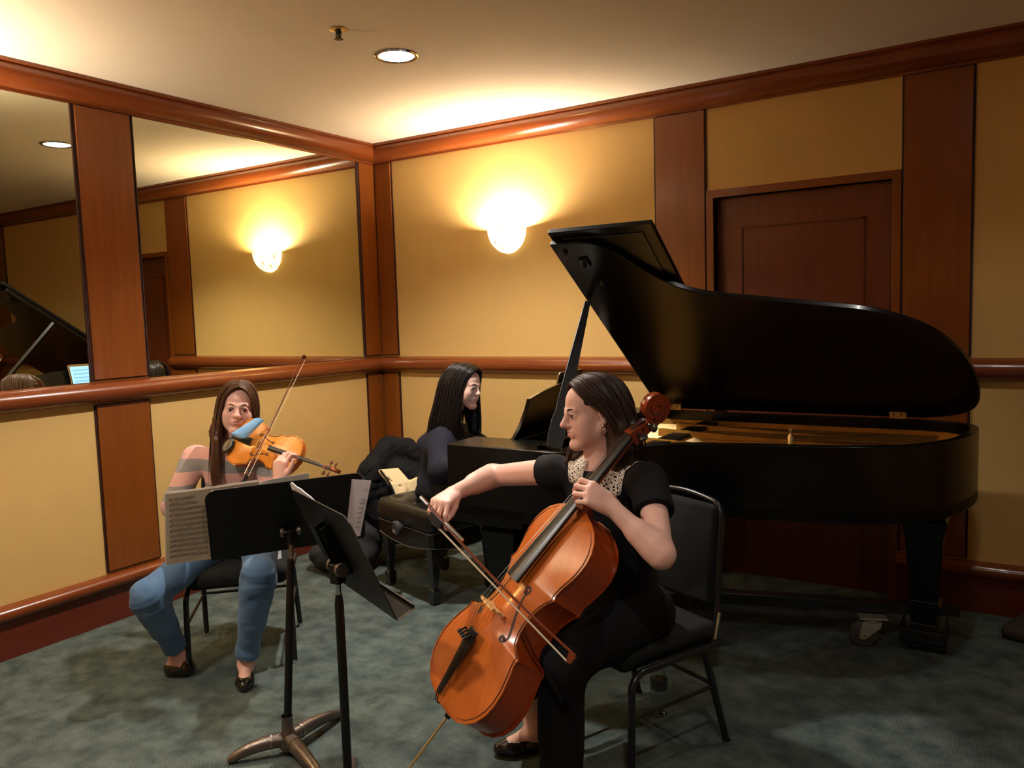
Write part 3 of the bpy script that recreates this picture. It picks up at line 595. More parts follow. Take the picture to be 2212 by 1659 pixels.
# ================================================================== banquet chairs
def banquet_chair():
    t = thing('banquet_chair', '', 'chair', (0, 0, 0))
    S = SD((-.26, -.27, .36), (.26, .28, .53), .006); S.bx((0, .01, .435), (.215, .215, .032), None, .03, k=0).el((0, .02, .452), (.19, .19, .03), k=.03)
    S.bx((0, .205, .425), (.205, .03, .04), None, .028, k=.03)
    S.build('seat', 'fabric_black', t)
    MB().b2((-.20, -.19, .390), (.20, .20, .402)).build('seat_base', 'black', t, bevel=.004)
    for sx in (-1, 1):
        fr = spline([(sx * .215, -.20, .385), (sx * .215, .10, .385), (sx * .215, .17, .380), (sx * .218, .205, .35), (sx * .22, .212, .30), (sx * .222, .22, .01)], 24)
        MB().tube(fr, .0125, 12).build('leg', 'black_metal', t)
        MB().tube([(sx * .222, .22, .0), (sx * .222, .22, .018)], .015, 12).build('glide', 'chrome', t)
        MB().tube(spline([(sx * .205, -.13, .388), (sx * .212, -.165, .25), (sx * .222, -.225, .01)], 10), .0125, 12).build('leg', 'black_metal', t)
        MB().tube([(sx * .222, -.226, .0), (sx * .222, -.224, .018)], .015, 12).build('glide', 'chrome', t)
        MB().tube([(sx * .217, .212, .235), (sx * .214, -.178, .235)], .007, 8).build('side_stretcher', 'black_metal', t)
    MB().tube([(-.214, -.178, .235), (.214, -.178, .235)], .007, 8).build('rear_stretcher', 'black_metal', t)
    loop = [(-.205, -.16, .36), (-.205, -.185, .41), (-.204, -.205, .50), (-.198, -.228, .70), (-.192, -.245, .82), (-.170, -.252, .872), (-.125, -.256, .888), (0, -.260, .90)]
    pts = spline(loop + [(-x, y, z) for x, y, z in loop[::-1][1:]], 60)
    bf = MB().tube(pts, .0115, 12, flat=((0, 1, .15), .85)); bo_ = bf.build('back_frame', 'black_metal', t)
    for sx in (-1, 1): MB().tube([(sx * .217, -.200, .50), (sx * .213, -.180, .405)], .006, 8).build('bracket', 'chrome', bo_)
    S = SD((-.23, -.36, .48), (.23, -.15, .93), .006); R = frame_from(A(0, 1, .12), A(0, -.12, 1)); S.bx((0, -.232, .69), (.176, .020, .185), R, .019, k=0); S.el((0, -.220, .70), (.15, .02, .15), R, k=.02); S.build('backrest', 'fabric_black', t)
    return t
ch = banquet_chair(); BASE_CH = ch
ch['label'] = 'black padded chair with metal frame that the cellist sits on'; ch['group'] = 'banquet chairs'
ch.location = (2.725, -1.835, 0); ch.rotation_euler = (0, 0, math.radians(156.4)); ch.scale = (.97, .97, .93)
c2 = copy_tree(ch); c2['label'] = 'black padded chair with metal legs under the violinist'; c2.location = (.895, -1.98, 0); c2.rotation_euler = (0, 0, math.radians(224.2))

# ================================================================== music stands
def stand_desk(t, c, wdir, updir, W, H, name='desk'):
    """desk plate; c centre, wdir width direction, updir up the plate, front (music side) = wdir x updir"""
    wdir = nz(wdir); updir = nz(updir); fn = np.cross(wdir, updir); r = .035; pl = []
    for (cx, cy, a0) in ((W / 2 - r, H / 2 - r, 0), (-W / 2 + r, H / 2 - r, 90), (-W / 2 + .006, -H / 2 + .006, 180), (W / 2 - .006, -H / 2 + .006, 270)):
        rr = r if cy > 0 else .006
        for i in range(7): a = math.radians(a0 + 15 * i); pl.append((cx + rr * math.cos(a), cy + rr * math.sin(a)))
    o = MB().prism(pl, c, wdir, updir, fn, -.0015, .0015).build(name, 'stand_black', t, bevel=.001)
    sh = MB(); b0 = c - updir * H / 2; sh.prism([(-W / 2, 0), (W / 2, 0), (W / 2, .055), (W / 2 - .01, .06), (-W / 2 + .01, .06), (-W / 2, .055)], b0, wdir, fn, updir, -.0015, .0015)
    sh.prism([(-W / 2, 0), (W / 2, 0), (W / 2, .010), (-W / 2, .010)], b0 + fn * .06, wdir, updir, fn, -.0015, .0015); sh.build('shelf', 'stand_black', t, bevel=.001)
    MB().tube([b0 + fn * .061 + updir * .010 - wdir * W / 2, b0 + fn * .061 + updir * .010 + wdir * W / 2], .0022, 8).tube([b0 + fn * .0 - wdir * W / 2 + fn * .003, b0 + fn * .06 - wdir * W / 2], .002, 8).tube([b0 + wdir * W / 2 + fn * .003, b0 + fn * .06 + wdir * W / 2], .002, 8).build('shelf_edge', 'steel', t)
    ev = [c + wdir * a + updir * b_ for a, b_ in pl[0:14]]; MB().tube([c + wdir * (W / 2 - .003) - updir * (H / 2 - .02)] + ev + [c - wdir * (W / 2 - .003) - updir * (H / 2 - .02)], .0016, 6).build('rolled_edge', 'edge_worn', t)
    return fn
M['edge_worn'] = mat('worn_edge', (.16, .15, .14), .35, .6, noise=.5, nscale=60)
M['stand_black'] = mat('stand_enamel', (.0055, .0055, .005), .38, noise=.25, nscale=30, bump=.06, bscale=150, spec=.35)
# stand 1: in front of the violinist, seen from behind
hub = A(1.735, -2.50, 0); s1 = thing('music_stand', 'black music stand with cast tripod base in front of the violinist', 'music stand', tuple(hub))
TL, TR = P(441, 1062, 2.62), P(787, 1020, 2.80); BLp = P(434, 1222, 2.72)
wv = nz(TL - TR); W1 = np.linalg.norm(TL - TR); uv = nz((TL - BLp) - wv * ((TL - BLp) @ wv)); H1 = .272
c1 = (TL + TR) / 2 - uv * H1 / 2
fn1 = stand_desk(s1, c1, wv, uv, W1, H1)
if fn1 @ CF < 0: raise SystemExit('stand 1 faces the wrong way')
piv = c1 - uv * .045 - fn1 * .03
MB().prism([(-.022, .09), (.022, .09), (.022, -.05), (.014, -.075), (-.014, -.075), (-.022, -.05)], c1, wv, uv, -fn1, .0016, .006).prism([(-.022, .09), (-.019, .09), (-.019, -.06), (-.022, -.06)], c1, wv, uv, -fn1, .002, .030).prism([(.019, .09), (.022, .09), (.022, -.06), (.019, -.06)], c1, wv, uv, -fn1, .002, .030).build('tilt_bracket', 'stand_black', s1, bevel=.001)
MB().tube([piv - wv * .034, piv - wv * .022], .015, 16).tube([piv + wv * .022, piv + wv * .034], .015, 16).tube([piv - wv * .03, piv + wv * .03], .006, 10).build('tilt_knob', 'bronze', s1, bevel=.002)
top1 = A(piv[0], piv[1], piv[2] - .03); hubt = A(hub[0], hub[1], .085)
j1 = lerp(hubt, top1, .90)
MB().tube([top1 + A(0, 0, .02), j1 - A(0, 0, .1)], .008, 14).build('inner_rod', 'steel', s1)
MB().box(top1 + A(0, 0, .012), (.03, .03, .05)).build('yoke', 'stand_black', s1, bevel=.004)
MB().tube([j1, j1 + (j1 - hubt) * -.015, lerp(hubt, j1, .14), hubt], [.0105, .0125, .0135, .0135], 18).build('pole', 'stand_black', s1)
MB().lathe([(.019, .135), (.0195, .085), (.027, .07), (.034, .045), (.028, .02), (.0001, .018)], (hub[0], hub[1], 0), n=22).build('hub', 'bronze', s1)
for tip, sp in ((P(492, 1645, 2.68), 0), (A(1.715, -2.22, 0), 1), (A(2.02, -2.60, 0), 2)):
    tip = A(tip[0], tip[1], .010); h0 = A(hub[0], hub[1], .052); dr = nz(A(tip[0] - hub[0], tip[1] - hub[1], 0)); Lg = np.linalg.norm((tip - h0)[:2])
    pts = spline([h0 + dr * .01, h0 + dr * Lg * .35 + A(0, 0, -.002), h0 + dr * Lg * .7 + A(0, 0, -.016), tip], 14)
    MB().tube(pts, [.025, .025, .0245, .024, .0235, .023, .022, .021, .020, .019, .018, .0165, .014, .009], 14).build('leg', 'bronze', s1)
    MB().tube([h0 + dr * .052, h0 + dr * .058], .0262, 16).build('joint_ring', 'steel', s1)
# stand 2: edge on, faces the cellist
g2 = A(1.975, -2.50, 0); s2 = thing('music_stand', 'black music stand turned to the cellist, seen nearly edge on', 'music stand', (1.975, -2.50, 0))
A2, B2, C2, D2 = P(611, 1056, 2.58), P(738, 1124, 2.19), P(874, 1342, 2.13), P(744, 1252, 2.52)
w2v = nz((B2 - A2) + (C2 - D2)); u2 = ((A2 - D2) + (B2 - C2)) / 2; u2 = nz(u2 - w2v * (u2 @ w2v)); cc = (A2 + B2 + C2 + D2) / 4
W2 = .5 * (np.linalg.norm(B2 - A2) + np.linalg.norm(C2 - D2)); H2 = .5 * (np.linalg.norm(A2 - D2) + np.linalg.norm(B2 - C2))
fn2 = np.cross(w2v, u2)
if fn2 @ CR < 0: w2v = -w2v; fn2 = -fn2
stand_desk(s2, cc, w2v, u2, W2, H2)
MB().prism([(-.024, .10), (-.012, .118), (.012, .118), (.024, .10), (.024, -.05), (.014, -.08), (-.014, -.08), (-.024, -.05)], cc, w2v, u2, -fn2, .0016, .005).prism([(-.024, .10), (-.021, .10), (-.021, -.07), (-.024, -.07)], cc, w2v, u2, -fn2, .002, .035).prism([(.021, .10), (.024, .10), (.024, -.07), (.021, -.07)], cc, w2v, u2, -fn2, .002, .035).build('tilt_bracket', 'stand_black', s2, bevel=.0015)
piv2 = cc - u2 * .04 - fn2 * .03
MB().tube([piv2 - w2v * .04, piv2 - w2v * .024], .021, 20).tube([piv2 + w2v * .024, piv2 + w2v * .04], .021, 20).tube([piv2 - w2v * .03, piv2 + w2v * .03], .006, 10).build('tilt_knob', 'bronze', s2, bevel=.005)
g2 = A(piv2[0], piv2[1] , 0); t2 = piv2 - A(0, 0, .03)
MB().box(t2 + A(0, 0, .012), (.035, .035, .06)).build('yoke', 'stand_black', s2, bevel=.004)
MB().tube([t2, t2 - A(0, 0, .12)], .008, 14).build('inner_rod', 'chrome', s2)
j2 = t2 - A(0, 0, .052); MB().tube([j2, j2 - A(0, 0, .03), A(g2[0], g2[1], .12), A(g2[0], g2[1], .07)], [.0095, .0135, .0135, .0135], 18).build('pole', 'stand_black', s2)
MB().lathe([(.017, .12), (.017, .075), (.024, .06), (.030, .035), (.024, .016), (.0001, .016)], (g2[0], g2[1], 0), n=22).build('hub', 'bronze', s2)
for an in (250, 10, 130):
    dr = A(math.cos(math.radians(an)), math.sin(math.radians(an)), 0); h0 = A(g2[0], g2[1], .052); tip = A(g2[0], g2[1], .01) + dr * .26
    MB().tube(spline([h0 + dr * .01, h0 + dr * .09 + A(0, 0, -.002), h0 + dr * .18 + A(0, 0, -.016), tip], 14), [.021, .0195, .018, .0175, .017, .0165, .016, .0155, .015, .0145, .014, .013, .011, .007], 14).build('leg', 'bronze', s2)

# sheet music
def sheet(t, name, corners, curl=0., nu=14, nv=10, m='paper', thick=.0008, pts=None):
    a, b, c, d = [A(*q) for q in corners]; nrm = nz(np.cross(b - a, d - a)); v = []; f = []
    for s_ in (0, 1):
        for i in range(nu + 1):
            for j in range(nv + 1):
                u, w_ = i / nu, j / nv; q = (a * (1 - u) + b * u) * (1 - w_) + (d * (1 - u) + c * u) * w_
                v.append(q + nrm * (curl * (math.sin(PI * u) + .25 * math.sin(2 * PI * u + 3 * w_)) + thick * s_))
    K = (nu + 1) * (nv + 1)
    for i in range(nu):
        for j in range(nv):
            q = (i * (nv + 1) + j, (i + 1) * (nv + 1) + j, (i + 1) * (nv + 1) + j + 1, i * (nv + 1) + j + 1); f += [q, tuple(K + k for k in q[::-1])]
    ed = [i * (nv + 1) for i in range(nu + 1)] + [nu * (nv + 1) + j for j in range(1, nv + 1)] + [i * (nv + 1) + nv for i in range(nu - 1, -1, -1)] + [j for j in range(nv - 1, 0, -1)]
    for i in range(len(ed)): f.append((ed[i], ed[(i + 1) % len(ed)], ed[(i + 1) % len(ed)] + K, ed[i] + K))
    return MB().add(v, f).build(name, m, t, smooth=60)
def staff(t, a, b, c, d, rows, side, name='printed_music', m='print', seed=1, curl=0., off=.0012):
    """staves with notes across the quad a b c d (a top left, b top right, c bottom right, d bottom left), pushed off by side"""
    a, b, c, d = [A(*q) for q in (a, b, c, d)]; nrm = nz(np.cross(b - a, d - a)); mb = MB(); r = random.Random(seed)
    def pt(u, w_): return (a * (1 - u) + b * u) * (1 - w_) + (d * (1 - u) + c * u) * w_ + nrm * (curl * (math.sin(PI * (u)) + .25 * math.sin(2 * PI * u + 3 * w_)) + off * side)
    def quad(u0, w0, u1, w1):
        mb.add([pt(u0, w0), pt(u1, w0), pt(u1, w1), pt(u0, w1)], [(0, 1, 2, 3)])
    for k in range(rows):
        w0 = .07 + k * .88 / rows; hh = .88 / rows
        for l in range(5):
            for i in range(8): quad(.1 + i * .1, w0 + l * hh * .11, .2 + i * .1, w0 + l * hh * .11 + hh * .03)
        quad(.09, w0, .115, w0 + hh * .5)
        n = 20
        for i in range(n):
            u = .15 + i * .73 / n + r.random() * .01; w_ = w0 + hh * (.05 + .35 * r.random()); quad(u, w_, u + .016, w_ + hh * .12); quad(u + .013, w_ - hh * .25, u + .016, w_ + hh * .05)
            if i % 2 == 0 and r.random() < .7: quad(u + .013, w_ - hh * .27, u + .05, w_ - hh * .20)
    return mb.build(name, m, t, smooth=False)
M['print'] = mat('print_showthrough', s2l((96, 84, 74)), .85, noise=.1)
M['paper_back'] = mat('thin_paper', s2l((190, 172, 148)), .85, noise=.03, nscale=6)
off1 = fn1 * .006
bk = thing('music_book', 'open music book sticking out left of the violinist stand', 'sheet music', tuple(c1))
q = [P(357, 1071, 2.66), P(560, 1044, 2.70), P(560, 1196, 2.78), P(360, 1224, 2.74)]
q = [x + fn1 * .012 for x in q]
sheet(bk, 'page', q, curl=-.004, m='paper_back'); staff(bk, lerp(q[0], q[1], .0), lerp(q[0], q[1], .5), lerp(q[3], q[2], .5), q[3], 12, -1, curl=-.001, off=.0034)
q2 = [x + fn1 * .010 + (x - c1) * .01 for x in q]; sheet(bk, 'page', q2, curl=-.006, m='paper')
sheet(bk, 'page', [P(545, 1048, 2.73) + fn1 * .012, P(668, 1025, 2.79) + fn1 * .012, P(668, 1180, 2.88) + fn1 * .012, P(545, 1196, 2.80) + fn1 * .012], curl=.003)
ls = thing('loose_page', 'narrow white page edge with pencil notes at the right of the violinist stand', 'sheet music', tuple(TR))
e = [P(700, 1033, 2.775), P(803, 1041, 2.79), P(779, 1161, 2.87), P(690, 1165, 2.86)]; e = [x + fn1 * .009 for x in e]
M['page_white'] = mat('bright_page', s2l((226, 220, 226)), .8, noise=.02, nscale=8)
sheet(ls, 'page', e, curl=.0, m='page_white')
pc = MB(); rr_ = random.Random(5); a_, b_, c_, d_ = e; nn_ = nz(np.cross(b_ - a_, d_ - a_)); nn_ = nn_ if nn_ @ CF < 0 else -nn_
def lp(u, w_): return lerp(lerp(a_, b_, u), lerp(d_, c_, u), w_) + nn_ * .0022
pc.tube([lp(.86, .15), lp(.97, .15)], .0007, 5)
for i in range(7):
    w0 = .30 + i * .085 + .02 * (i == 0); u = .83 if i else .86
    while u < .95: pc.tube([lp(u, w0 + rr_.random() * .012), lp(u + .008, w0 + .015 + rr_.random() * .012), lp(u + .016, w0 + rr_.random() * .014)], .0008, 5); u += .022
pc.build('pencil_notes', mat('pencil', (.22, .2, .22), .8), ls)
cs_ = thing('cello_music', 'white sheet music standing on the edge-on stand', 'sheet music', tuple(cc))
MBs = MB(); tp = A2 + fn2 * .006
wq = nz(B2 - A2); uq = u2
def q2p(u, up): return A2 + (B2 - A2) * u + u2 * up + fn2 * .007
poly_ = [(.16, -.24), (.16, .0)] + [(.19, .036), (.24, .044), (.31, .034), (.38, .034), (.44, .026), (.52, .020), (.58, .008), (.62, -.02)] + [(.60, -.24)]
MB().add([q2p(u, z) for u, z in poly_] + [q2p(u, z) + fn2 * .003 for u, z in poly_], [tuple(range(len(poly_))), tuple(range(2 * len(poly_) - 1, len(poly_) - 1, -1))] + [(i, i + len(poly_), (i + 1) % len(poly_) + len(poly_), (i + 1) % len(poly_)) for i in range(len(poly_))]).build('page', 'page_white', cs_, smooth=False)
fo = thing('tablet_folder', 'dark glossy folder resting on the shelf of the edge-on stand', 'folder', tuple(cc))
b0 = cc - u2 * H2 / 2 + fn2 * .004; MB().prism([(-.02 * 1, .004), (W2 / 2 - .02, .004), (W2 / 2 - .02, .055), (W2 / 2 - .06, .10), (-.02, .10)], b0 + fn2 * .010, w2v, u2, fn2, 0, .004).build('cover', 'black', fo, bevel=.001)

# ================================================================== things by the wall
# water bottle
M['pet'] = bpy.data.materials.new('clear_plastic'); M['pet'].use_nodes = True; b = nodes(M['pet'])[0]['Principled BSDF']
b.inputs['Base Color'].default_value = (.9, .95, .95, 1); b.inputs['Roughness'].default_value = .05; b.inputs['Transmission Weight'].default_value = 1.; b.inputs['IOR'].default_value = 1.45
bx_, by_ = 2.735, -1.64
bt = thing('water_bottle', 'clear plastic water bottle on the carpet behind the cellist chair', 'bottle', (bx_, by_, 0))
pr = [(.0001, .006), (.02, .002), (.028, .004), (.031, .014), (.0295, .022), (.031, .03), (.0295, .038), (.031, .046), (.031, .09), (.029, .10), (.031, .11), (.030, .135), (.020, .160), (.012, .172), (.012, .186)]
MB().lathe(pr + [(r_i - .0014, z_i) for r_i, z_i in pr[::-1][:-1]] + [(.0001, .0075)], (bx_, by_, 0), n=28).build('body', 'pet', bt)
MB().lathe([(.0145, .184), (.0145, .200), (.0001, .201)], (bx_, by_, 0), n=20).build('cap', 'page_white', bt)
M['bottle_label'] = mat('bottle_label', s2l((60, 78, 84)), .5, noise=.2)
MB().lathe([(.0316, .10), (.0316, .135)], (bx_, by_, 0), n=28).build('label_band', 'bottle_label', bt)
# coat heap in the corner on a chair, with its pale quilted lining turned out
coat = thing('winter_coat', 'black winter coat heaped in the corner with cream lining showing', 'coat', (.50, -.55, 0))
S = SD((.02, -1.1, .0), (1.15, -.03, .95), .008)
def fl(px, py, d): return P(px, py, d)
for (px, py, d_, r, k) in ((850, 985, 4.9, (.13, .12, .10), .06), (820, 1040, 4.85, (.15, .14, .17), .07), (900, 1030, 4.9, (.17, .14, .14), .07), (800, 1080, 4.75, (.10, .12, .14), .06), (850, 1120, 4.8, (.18, .15, .16), .08), (940, 1080, 4.9, (.15, .14, .18), .07), (870, 1040, 4.75, (.12, .10, .12), .06)):
    S.el(fl(px, py, d_), r, k=k)
S.path([P(838, 962, 4.85), P(880, 968, 4.8), P(920, 1000, 4.8)], [.055, .05, .05], k=.05)
S.path([P(842, 965, 4.8), P(800, 1020, 4.7), P(778, 1075, 4.65)], [.05, .06, .06], k=.04)
for i in range(7):
    a_ = P(845 + i * 9, 975 + i * 6, 4.66); S.path([a_, a_ + A(-.03 + i * .012, 0, -.10), a_ + A(-.06 + i * .02, .0, -.22)], .010, k=.025, sub=True)
S.el(A(.66, -.50, .30), (.20, .18, .20), k=.06)
M['coat'] = mat('nylon_black', (.007, .007, .0078), .85, noise=.25, nscale=20, bump=.8, bscale=60, spec=.2)
S.build('shell', 'coat', coat, relax=2, disp=lambda p: wrinkle(.006, 34, 4)(p) + wrinkle(.0035, 95, 14)(p))
M['cream'] = mat('cream_lining', s2l((214, 192, 148)), .75, noise=.06, nscale=10, bump=.35, bscale=40)
S = SD((.2, -1.1, .3), (1.2, -.3, .95), .006)
ll = [P(826, 1020, 4.62), P(848, 1042, 4.58), P(868, 1072, 4.56), P(866, 1030, 4.62), P(890, 1060, 4.58), P(885, 1022, 4.66), P(905, 1050, 4.62)]
def slab(S, pts, r, k):
    for i in range(len(pts)):
        for j in range(i): S.rc(pts[i], pts[j], r, r, k)
def patch(S, a, b, c, d, r, n=9):
    for i in range(n + 1): S.rc(lerp(a, b, i / n), lerp(d, c, i / n), r, k=.004)
patch(S, P(822, 1018, 4.585), P(858, 1015, 4.63), P(882, 1042, 4.58), P(846, 1050, 4.54), .013); patch(S, P(846, 1050, 4.54), P(882, 1042, 4.58), P(873, 1078, 4.53), P(861, 1082, 4.52), .013)
patch(S, P(886, 1042, 4.58), P(903, 1034, 4.62), P(914, 1070, 4.58), P(874, 1080, 4.53), .014)
S.path([P(824, 1018, 4.585), P(846, 1052, 4.54), P(858, 1086, 4.52)], .005, k=.012, sub=True)
S.path([P(880, 1042, 4.56), P(882, 1062, 4.55), P(870, 1084, 4.52)], .006, k=.012, sub=True)
S.path([P(836, 1034, 4.56), P(866, 1052, 4.55)], .004, k=.012, sub=True)
S.build('cream_lining', 'cream', coat, relax=3, disp=wrinkle(.0011, 60, 7))
MB().tube(spline([P(822, 1016, 4.565), P(842, 1045, 4.53), P(852, 1068, 4.515), P(858, 1088, 4.505)], 14), .006, 8).build('edge_trim', 'coat', coat)
bag = thing('cloth_bag', 'dark grey cloth bag slumped on the floor left of the bench', 'bag', (.55, -.85, 0))
S = SD((.05, -1.45, -.01), (.95, -.35, .55), .008)
S.el(A(.50, -.86, .17), (.17, .16, .19), k=.05).el(A(.42, -.80, .27), (.13, .13, .15), k=.05).el(A(.56, -.98, .10), (.14, .13, .11), k=.04).el(A(.40, -.95, .09), (.15, .13, .10), k=.04)
S.cut((0, 0, .0), (0, 0, -1)); M['bag'] = mat('bag_cloth', (.018, .018, .021), .85, noise=.2, nscale=30, bump=.5, bscale=60)
S.build('body', 'bag', bag, relax=1, disp=wrinkle(.006, 40, 9))
MB().tube(spline([A(.42, -.93, .30), A(.40, -.98, .38), A(.50, -.98, .38), A(.52, -.95, .30)], 16), .009, 8, flat=((0, 1, 0), .35)).build('strap', 'fabric_black', bag)
# corner of a dark case at the right edge
cse = thing('instrument_case', 'corner of a dark padded case on the floor at the right edge', 'case', (4.12, -.16, 0))
S = SD((3.7, -.75, -.01), (4.75, .0, .14), .008); S.bx((4.145, -.235, .032), (.33, .20, .030), np.array([[.94, .34, 0], [-.34, .94, 0], [0, 0, 1.]]), .03, k=0); S.cut((0, -.022, 0), (0, 1, 0)); S.build('shell', mat('case_cloth', s2l((58, 46, 42)), .8, bump=.3, bscale=90), cse)
MB().tube([A(3.88, -.10, .035) , A(4.02, -.50, .035)], .003, 6).build('zip', 'steel', cse)
# ================================================================== bowed instruments
def instrument(t, O, ly, nz_, L, rib, kind):
    """O bottom end of the front plate, ly axis towards the neck, nz_ outward normal of the front, L body length"""
    ly = nz(ly); nn = nz(nz_ - ly * (nz_ @ ly)); wx = np.cross(ly, nn)
    half = [(0, 0), (.002, .06), (.008, .11), (.022, .165), (.05, .218), (.09, .258), (.14, .283), (.19, .291), (.24, .286), (.29, .270), (.325, .255), (.350, .245), (.366, .243), (.374, .246), (.380, .238), (.392, .206), (.41, .178), (.45, .158), (.5, .151), (.55, .156), (.59, .170), (.62, .188), (.638, .203), (.645, .209), (.651, .203), (.67, .199), (.70, .205), (.74, .218), (.79, .232), (.84, .234), (.885, .222), (.925, .196), (.957, .157), (.98, .108), (.993, .06), (1, .045)]
    def pt(t_, x, z=0.): return O + ly * (t_ * L) + wx * (x * L) + nn * z
    tot = 15 if kind == 'cello' else 18
    arch = (.028 if kind == 'cello' else .015); edge = (.0045 if kind == 'cello' else .0035)
    def harch(t_, u):
        e = max(0., 1 - abs(u) ** 3.2); w_ = max(0., math.sin(PI * min(max((t_ + .02) / 1.04, 0), 1))) ** .55; return arch * e * w_ * (.75 + .25 * math.cos(u * PI))
    def plate(name, z, sg, m):
        mb = MB(); us = [math.sin(PI / 2 * (-1 + 2 * i / 20)) for i in range(21)]; ts = half; n = len(ts)
        v = [pt(t_, h_ * u * 1.0, z + sg * harch(t_, u)) for t_, h_ in ts for u in us]; v += [pt(t_, h_ * u * 1.0, z - sg * edge) for t_, h_ in ts for u in us]
        K = n * 21; f = []
        for i in range(n - 1):
            for j in range(20):
                a = i * 21 + j; q = (a, a + 1, a + 22, a + 21); f += [q, tuple(K + k for k in q[::-1])]
            for j in (0, 20):
                a = i * 21 + j; f.append((a, a + 21, K + a + 21, K + a))
        for i in (0, n - 1): f += [(i * 21 + j, i * 21 + j + 1, K + i * 21 + j + 1, K + i * 21 + j) for j in range(20)]
        return mb.add(v, f).build(name, m, t, smooth=50)
    top = plate('front_plate', 0, 1, kind + '_front'); bk = plate('back_plate', -rib, -1, kind + '_back')
    ou = [(t_, h_ * .965) for t_, h_ in half]; loop = ou + [(t_, -h_) for t_, h_ in ou[::-1][:-1]]
    loop = [(.006 + .988 * a, b) for a, b in loop]; n = len(loop)
    rb = MB(); v = [pt(a, b, -edge * .5) for a, b in loop] + [pt(a, b, -rib + edge * .5) for a, b in loop]
    rb.add(v, [(i, (i + 1) % n, (i + 1) % n + n, i + n) for i in range(n)]).build('ribs', kind + '_rib', t, smooth=40)
    # purfling line close to the edge
    pf = MB(); full = half + [(a, -b) for a, b in half[::-1][1:]]
    pf.tube([pt(.5 + (a - .5) * .975, b * .955, harch(a, .955) + .0004 + edge * .1) for a, b in full], .0007 * (2 if kind == 'cello' else 1), 4, cap=False).build('purfling', 'joint', top)
    s_ = L / .356
    # f holes follow the arch
    fh_c = [(.60, .055), (.612, .062), (.615, .074), (.603, .082), (.588, .078), (.575, .072), (.54, .077), (.50, .088), (.46, .103), (.43, .118), (.405, .128), (.388, .127), (.378, .117), (.381, .105), (.393, .102), (.400, .110)]
    for sg in (1, -1):
        p2 = spline([A(a, b * sg * 1.05, 0) for a, b in fh_c], 50); hw = lambda a: np.interp(a, [q[0] for q in half], [q[1] for q in half])
        wid = [.0055 * (0.9 + .9 * math.exp(-((i - 5) / 4.) ** 2) + .9 * math.exp(-((i - 45) / 4.) ** 2) + .55 * math.exp(-((i - 26) / 9.) ** 2)) * .62 for i in range(50)]
        mb = MB(); v = []
        for i in range(50):
            d_ = nz(p2[min(i + 1, 49)] - p2[max(i - 1, 0)]); pn = A(-d_[1], d_[0], 0) * wid[i]
            for e in (1, -1):
                q = p2[i] + pn * e; v.append(pt(q[0], q[1], harch(q[0], q[1] / hw(q[0])) + .0006 * s_))
        mb.add(v, [(2 * i, 2 * i + 2, 2 * i + 3, 2 * i + 1) for i in range(49)])
        for c_ in ((.592, .064 * sg), (.391, .118 * sg)):
            v = [pt(c_[0] + .011 * math.cos(q * PI / 6), (c_[1] * 1.05 + .011 * math.sin(q * PI / 6)), harch(c_[0], c_[1] * 1.05 / hw(c_[0])) + .0007 * s_) for q in range(12)]; mb.add(v, [tuple(range(12))])
        mb.build('f_hole', 'joint', top, smooth=False)
    # neck geometry
    bz = .083 if kind == 'cello' else .034      # bridge height
    bt_ = .455; neck = (.37 * L)
    nut = pt(1 + .37, 0, .022 * (1 if kind == 'cello' else .5)); fe = pt(.60, 0, bz * .70)
    fw = (.032, .062) if kind == 'cello' else (.012, .021); fd = nz(nut - fe); fu = nz(nn - fd * (nn @ fd))
    fb = MB(); v = []
    for (c_, w_) in ((nut, fw[0]), (fe, fw[1])):
        for i in range(7): u = -1 + i / 3; v.append(c_ + wx * u * w_ / 2 + fu * (1 - u * u) * w_ * .14)
        v += [c_ + wx * w_ / 2 - fu * .006 * s_ * .8, c_ - wx * w_ / 2 - fu * .006 * s_ * .8]
    fb.add(v, [(i, (i + 1) % 9, (i + 1) % 9 + 9, i + 9) for i in range(9)] + [tuple(range(8, -1, -1)), tuple(range(9, 18))]).build('fingerboard', 'board', t, smooth=30)
    nk = MB(); v = []; st_ = [(nut - fd * .0, fw[0] * .5, fw[0] * .42), (lerp(nut, pt(1.0, 0, 0), .5), fw[0] * .54, fw[0] * .5), (pt(1.06, 0, -.008 * s_ * .3), fw[0] * .60, fw[0] * .62), (pt(1.012, 0, -.012 * s_), fw[0] * .62, rib * .62), (pt(.99, 0, -.012 * s_), fw[0] * .66, rib * .8)]
    ftop = lambda c_: fe + fd * ((c_ - fe) @ fd) - fu * .005 * s_
    for (c_, w_, dp) in st_:
        b_ = ftop(c_)
        for i in range(9): a = PI * i / 8; v.append(b_ + wx * w_ * math.cos(a) - nn * dp * math.sin(a))
    nk.add(v, [(9 * i + j, 9 * i + (j + 1) % 9, 9 * i + 9 + (j + 1) % 9, 9 * i + 9 + j) for i in range(4) for j in range(9)] + [tuple(range(8, -1, -1)), tuple(range(36, 45))]).build('neck', kind + '_neck', t, smooth=40)
    # pegbox and scroll: side outline swept through its width
    ps_ = fw[0] * 1.0; X0 = nut; ax_ = nz(fd - fu * .16); up_ = nz(fu - ax_ * (fu @ ax_)); pl = .30 * L / 2 * (1 if kind == 'cello' else .92)
    body = MB(); cen = []; N_ = 12
    for i in range(N_):
        u = i / (N_ - 1); c_ = X0 + ax_ * pl * u + up_ * (-.006 * s_ - .030 * s_ * .55 * math.sin(u * 1.2) * u * .4); hgt = lerp(.020, .011, u) * s_ * .62; wd = lerp(.5 * ps_ * 1.02, .5 * ps_ * .78, u); cen.append(c_)
        body.v += [tuple(c_ + wx * wd * a + up_ * hgt * b) for a, b in ((-1, -1), (1, -1), (1, 1), (-1, 1))]
